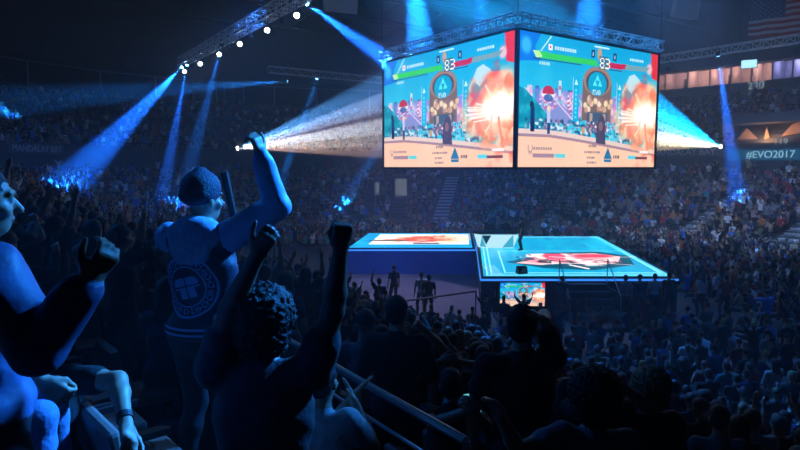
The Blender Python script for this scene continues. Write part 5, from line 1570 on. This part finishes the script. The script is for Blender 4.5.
# behind the stages
for j in range(12):
    Y = 42.0 + j * 0.98
    for k in range(70):
        X = -14 + k * 0.6
        e, _ = offset_at(X, Y)
        if e > -0.8 or X > 12.2 + 2.2 or not ok_view(X, Y, 0): continue
        spots.append([X, Y, 0.0, -1, j, 'back'])
KEEP_OUT = [(x, y, 0.5) for x, y in HERO_XY] + [(x, y, 1.6) for x, y in DOOR_XY]
for i_ in range(0, 7): KEEP_OUT.append((12.5, 20.0 + 0.3 * i_, 0.45))
sel = []
for s_ in spots:
    s_[0] += (r.random() - 0.5) * 0.16
    if s_[5] != 'stand': s_[1] += (r.random() - 0.5) * 0.3; s_[0] += (r.random() - 0.5) * 0.12
    d = math.hypot(s_[0], s_[1])
    if s_[5] == 'stand' and N_LOW <= s_[4] <= N_LOW + 5 and abs(project(s_[0], s_[1], s_[2])[0] - 768) < 38: continue
    pp_ = project(s_[0], s_[1], s_[2] + 1)
    if any(abs(pp_[0] - q) < w and 50 < d < 66 for q, w in ((371, 5), (398, 9))): continue
    if d < 5.2 or any(math.hypot(s_[0] - x, s_[1] - y) < q for x, y, q in KEEP_OUT): continue
    empty_p = 0.03 if s_[5] != 'stand' else (0.12 if s_[4] < N_LOW else 0.2)
    if r.random() < empty_p: s_.append('vacant')
    else: s_.append('taken')
    sel.append(s_)
taken = [s_ for s_ in sel if s_[6] == 'taken']
def vis_weight(s_):
    return math.hypot(s_[0], s_[1])
taken.sort(key=vis_weight)
N_IND = 262
def row_phrase(s_):
    return {'stand': 'in the left stand', 'floor': 'on the floor before the stage', 'side': 'right of the stage', 'back': 'behind the stage'}[s_[5]]
used_lab = {}
COLW = ['left', 'centre', 'right']
for n, s_ in enumerate(taken[:N_IND]):
    x, y, z, i, row, zone, _ = s_
    ppx = project(x, y, z + 1)[0]
    standing = r.random() < ((0.5 if ppx < 330 else 0.0) if zone == 'stand' else (0.05 if y < 17 and zone == 'floor' else 0.22))
    for attempt in range(60):
        pose = pick(STP if standing else SITP, r)[0]
        fem = 1 if r.random() < 0.2 else 0
        hk = pick(HK, r)[0]
        if fem and hk in ('short', 'beanie', 'backcap'): hk = 'long'
        sc = pick(SHIRTS, r); hc = pick(HAIRC, r)
        if hk in ('cap', 'backcap', 'beanie'):
            c2 = pick(SHIRTS, r); hc = (c2[0], c2[1], 1)
        hw = {'short': 'short %s hair' % hc[0], 'cap': '%s cap' % hc[0], 'backcap': 'backwards %s cap' % hc[0], 'beanie': '%s knit hat' % hc[0], 'long': 'long %s hair' % hc[0], 'bun': '%s hair bun' % hc[0], 'afro': 'round %s afro' % hc[0]}[hk]
        if zone == 'stand': place = '%s row of the left stand' % ORDI[row]
        elif zone == 'floor': place = '%s floor row from the stage' % ORDI[max(0, int((19.7 - y) / 0.95))]
        else: place = '%s row %s' % (ORDI[row], row_phrase(s_))
        lab = '%s shirt, %s, %s, %s' % (sc[0], hw, PTXT[pose], place)
        if lab not in used_lab: break
    used_lab[lab] = 1
    rz = math.atan2(FOC[1] - y, FOC[0] - x) - math.pi / 2 + (r.random() - 0.5) * 0.5
    grp = {'stand': 'spectators in the left stand', 'floor': 'spectators on the floor in front of the stage', 'side': 'spectators on the floor right of the stage', 'back': 'spectators behind the stage'}[zone]
    dz = (0.0 if standing else -0.06)
    make_person(pose, hk, fem, (x, y, z + (0 if standing else 0.0)), rz, sc[1], hc[1], lab, grp, 0.94 + 0.1 * r.random())

# everyone farther away: one continuous mass of people
def distant_crowd(lst):
    VV, FF, CC, MI = [], [], [], []
    lib = []
    rr = random.Random(5)
    for pose in ('sit_rest', 'sit_lean', 'sit_clap', 'stand_armsup', 'sit_armsup', 'stand_fist', 'stand'):
        o = dict(POSES[pose]); B, J = figure(o)
        B.ell(J['Hd'](0, -0.025, 0.045), V3(0.085, 0.098, 0.088), 'hair', 0.01)
        # drop the shins, hidden by the row in front
        B.p = [q for q in B.p if q[5] != 'shoe']
        me = B.mesh('tmp', 0.075, dict(skin=M_skin, shirt=M_shirt, pants=M_pants, hair=M_hair))
        nv = len(me.vertices); v = np.zeros(nv * 3); me.vertices.foreach_get('co', v); v = v.reshape(-1, 3)
        nf = len(me.polygons); f = np.zeros(nf * 4, int); me.loops.foreach_get('vertex_index', f); f = f.reshape(-1, 4)
        mi = np.zeros(nf, int); me.polygons.foreach_get('material_index', mi)
        keep = v[f].mean(1)[:, 2] > (0.35 if 'sit' in pose else 0.6)
        f = f[keep]; mi = mi[keep]
        u_, inv = np.unique(f.ravel(), return_inverse=True)
        lib.append((v[u_], inv.reshape(-1, 4), mi)); bpy.data.meshes.remove(me)
    wts = [6, 4, 2, 0.8, 0.8, 0.6, 0.9]; base = 0
    for s_ in lst:
        x, y, z = s_[:3]
        v, f, mi = rr.choices(lib, wts)[0]
        a = math.atan2(FOC[1] - y, FOC[0] - x) - math.pi / 2 + (rr.random() - 0.5) * 0.6
        k = 0.93 + 0.12 * rr.random()
        w = (v * k) @ rotz(a).T + [x + (rr.random() - .5) * .1, y, z]
        VV.append(w); FF.append(f + base); base += len(v)
        sc = pick(SHIRTS, rr)[1]; hc = pick(HAIRC, rr)[1] if rr.random() < 0.8 else pick(SHIRTS, rr)[1]; skn = rr.choice([(0.42, 0.24, 0.16), (0.3, 0.17, 0.11), (0.14, 0.08, 0.05), (0.5, 0.32, 0.23)])
        col = np.array([skn, sc, (0.03, 0.03, 0.045), hc])[mi]
        CC.append(col)
    Vt = np.concatenate(VV); Fq = np.concatenate(FF); Cc = np.concatenate(CC)
    me = bpy.data.meshes.new('distant_crowd')
    me.vertices.add(len(Vt)); me.vertices.foreach_set('co', Vt.ravel().astype(np.float32))
    me.loops.add(Fq.size); me.loops.foreach_set('vertex_index', Fq.ravel().astype(np.int32))
    me.polygons.add(len(Fq)); me.polygons.foreach_set('loop_start', np.arange(0, Fq.size, 4, dtype=np.int32)); me.polygons.foreach_set('loop_total', np.full(len(Fq), 4, np.int32))
    a = me.attributes.new('cloth', 'FLOAT_COLOR', 'CORNER')
    a.data.foreach_set('color', np.repeat(np.c_[Cc, np.ones(len(Cc))], 4, 0).astype(np.float32).ravel())
    me.update(); me.materials.append(attr_mat('crowd_cloth', 'cloth'))
    o = link_mesh('distant_crowd', me)
    tag(o, 'thousands of spectators filling the far stands and the floor behind', 'crowd', kind='stuff')
distant_crowd(taken[N_IND:])
print('SPOTS', len(spots), len(taken), 'seg', taken[N_IND][:6], taken[:1])

# ------------------------------------------------------------------ seats
M_seat = mat('seat_plastic', (0.30, 0.17, 0.15), 0.55, noise=0.15, scale=6)
M_seatf = mat('seat_frame', (0.03, 0.03, 0.035), 0.5)
def seat_parts():
    bk = MB().box((0, -0.30, 0.62), (0.47, 0.06, 0.52), M=Matrix.Rotation(0.15, 3, 'X'))
    st = MB().box((0, -0.06, 0.42), (0.45, 0.42, 0.07))
    fr = MB()
    for s in (-1, 1): fr.box((s * 0.25, -0.12, 0.62), (0.035, 0.34, 0.035)); fr.box((s * 0.25, -0.22, 0.31), (0.04, 0.06, 0.62))
    return bk, st, fr
def seat_proto():
    r_ = empty('stadium_seat', (0, 0, 0)); bk, st, fr = seat_parts()
    bk.build('backrest', M_seat, r_, bevel=0.02); st.build('seat', M_seat, r_, bevel=0.02); fr.build('armrest', M_seatf, r_)
    return r_
allseats = [s_ for s_ in sel if s_[5] == 'stand']
near = sorted([s_ for s_ in allseats if s_[6] == 'vacant'], key=vis_weight)[:45]
nid = set(id(s_) for s_ in near)
# the empty seats of the own row and the two rows before it, just left of the camera
own = []
P0 = None
ORD = ['first', 'second', 'third', 'fourth', 'fifth', 'sixth', 'seventh', 'eighth', 'ninth', 'tenth', 'eleventh', 'twelfth', 'thirteenth', 'fourteenth', 'fifteenth', 'sixteenth', 'seventeenth', 'eighteenth', 'nineteenth', 'twentieth']
near.sort(key=lambda s_: (s_[4], project(*s_[:3])[0]))
cnt = {}
for kk, s_ in enumerate(near):
    x, y, z, i = s_[:4]
    cnt[s_[4]] = cnt.get(s_[4], -1) + 1
    t = seat_proto() if P0 is None else copy_tree(P0)
    P0 = P0 or t
    nn = BN[i]; t.location = (x + nn[0] * 0.1, y + nn[1] * 0.1, z); t.rotation_euler = (0, 0, math.atan2(-nn[1], -nn[0]) - math.pi / 2)
    o_ = ORD[cnt[s_[4]]] if cnt[s_[4]] < 20 else 'number %d' % (cnt[s_[4]] + 1)
    tag(t, 'empty brown plastic seat, %s one from the left in the %s stand row' % (o_, ORDI[s_[4]]), 'seat', 'empty seats in the left stand')
def put_seat(x, y, z, lab, dx=0.0):
    global P0
    t = copy_tree(P0); e_, i = offset_at(x, y); nn = BN[i]
    t.location = (x + nn[0] * dx, y + nn[1] * dx, z); t.rotation_euler = (0, 0, math.atan2(-nn[1], -nn[0]) - math.pi / 2)
    tag(t, lab, 'seat', 'seats close to the camera')
for x, y, z, lb in ((-1.42, 3.22, 3.9, 'dark empty seat just left of the varsity jacket'), (-1.80, 3.62, 3.9, 'dark empty seat, second one left of the varsity jacket'), (-2.18, 4.02, 3.9, 'dark empty seat, third one left of the varsity jacket'), (-2.56, 4.42, 3.9, 'dark empty seat, farthest of the four left of the varsity jacket'), (-1.12, 2.86, 3.9, 'empty seat between the wristband arm and the varsity jacket')):
    put_seat(x, y, z, lb)
put_seat(-1.07, 3.22, 3.6, 'seat that the young man in the varsity jacket stands on')
put_seat(-0.42, 3.02, 3.6, 'seat under the clapping spectator beside the rail')
put_seat(-1.66, 2.70, 3.9, 'seat under the spectator with the wristband')
put_seat(0.32, 3.70, 3.3, 'seat under the spectator bent over a phone')
put_seat(0.28, 5.08, 3.0, 'seat under the spectator with one fist punched up')
put_seat(0.42, 4.73, 3.0, 'seat under the spectator with both hands on the neck')
def seat_mass(lst):
    bk, st, fr = seat_parts(); m = MB(); m.v = bk.v + st.v; m.f = bk.f + [tuple(k + 8 for k in f) for f in st.f]
    v = np.array([tuple(q) for q in m.v]); f = np.array(m.f); VV, FF = [], []
    for k, s_ in enumerate(lst):
        x, y, z, i = s_[:4]; nn = BN[i]; a = math.atan2(-nn[1], -nn[0]) - math.pi / 2
        VV.append(v @ rotz(a).T + [x + nn[0] * 0.1, y + nn[1] * 0.1, z]); FF.append(f + k * len(v))
    me = bpy.data.meshes.new('seat_rows'); me.from_pydata(np.concatenate(VV).tolist(), [], np.concatenate(FF).tolist()); me.materials.append(M_seat); me.update()
    tag(link_mesh('seat_rows', me), 'rows of brown seats between the spectators of the far stands', 'seats', kind='stuff')
seat_mass([s_ for s_ in allseats if id(s_) not in nid and (s_[6] == 'vacant' or s_[4] > 3)])
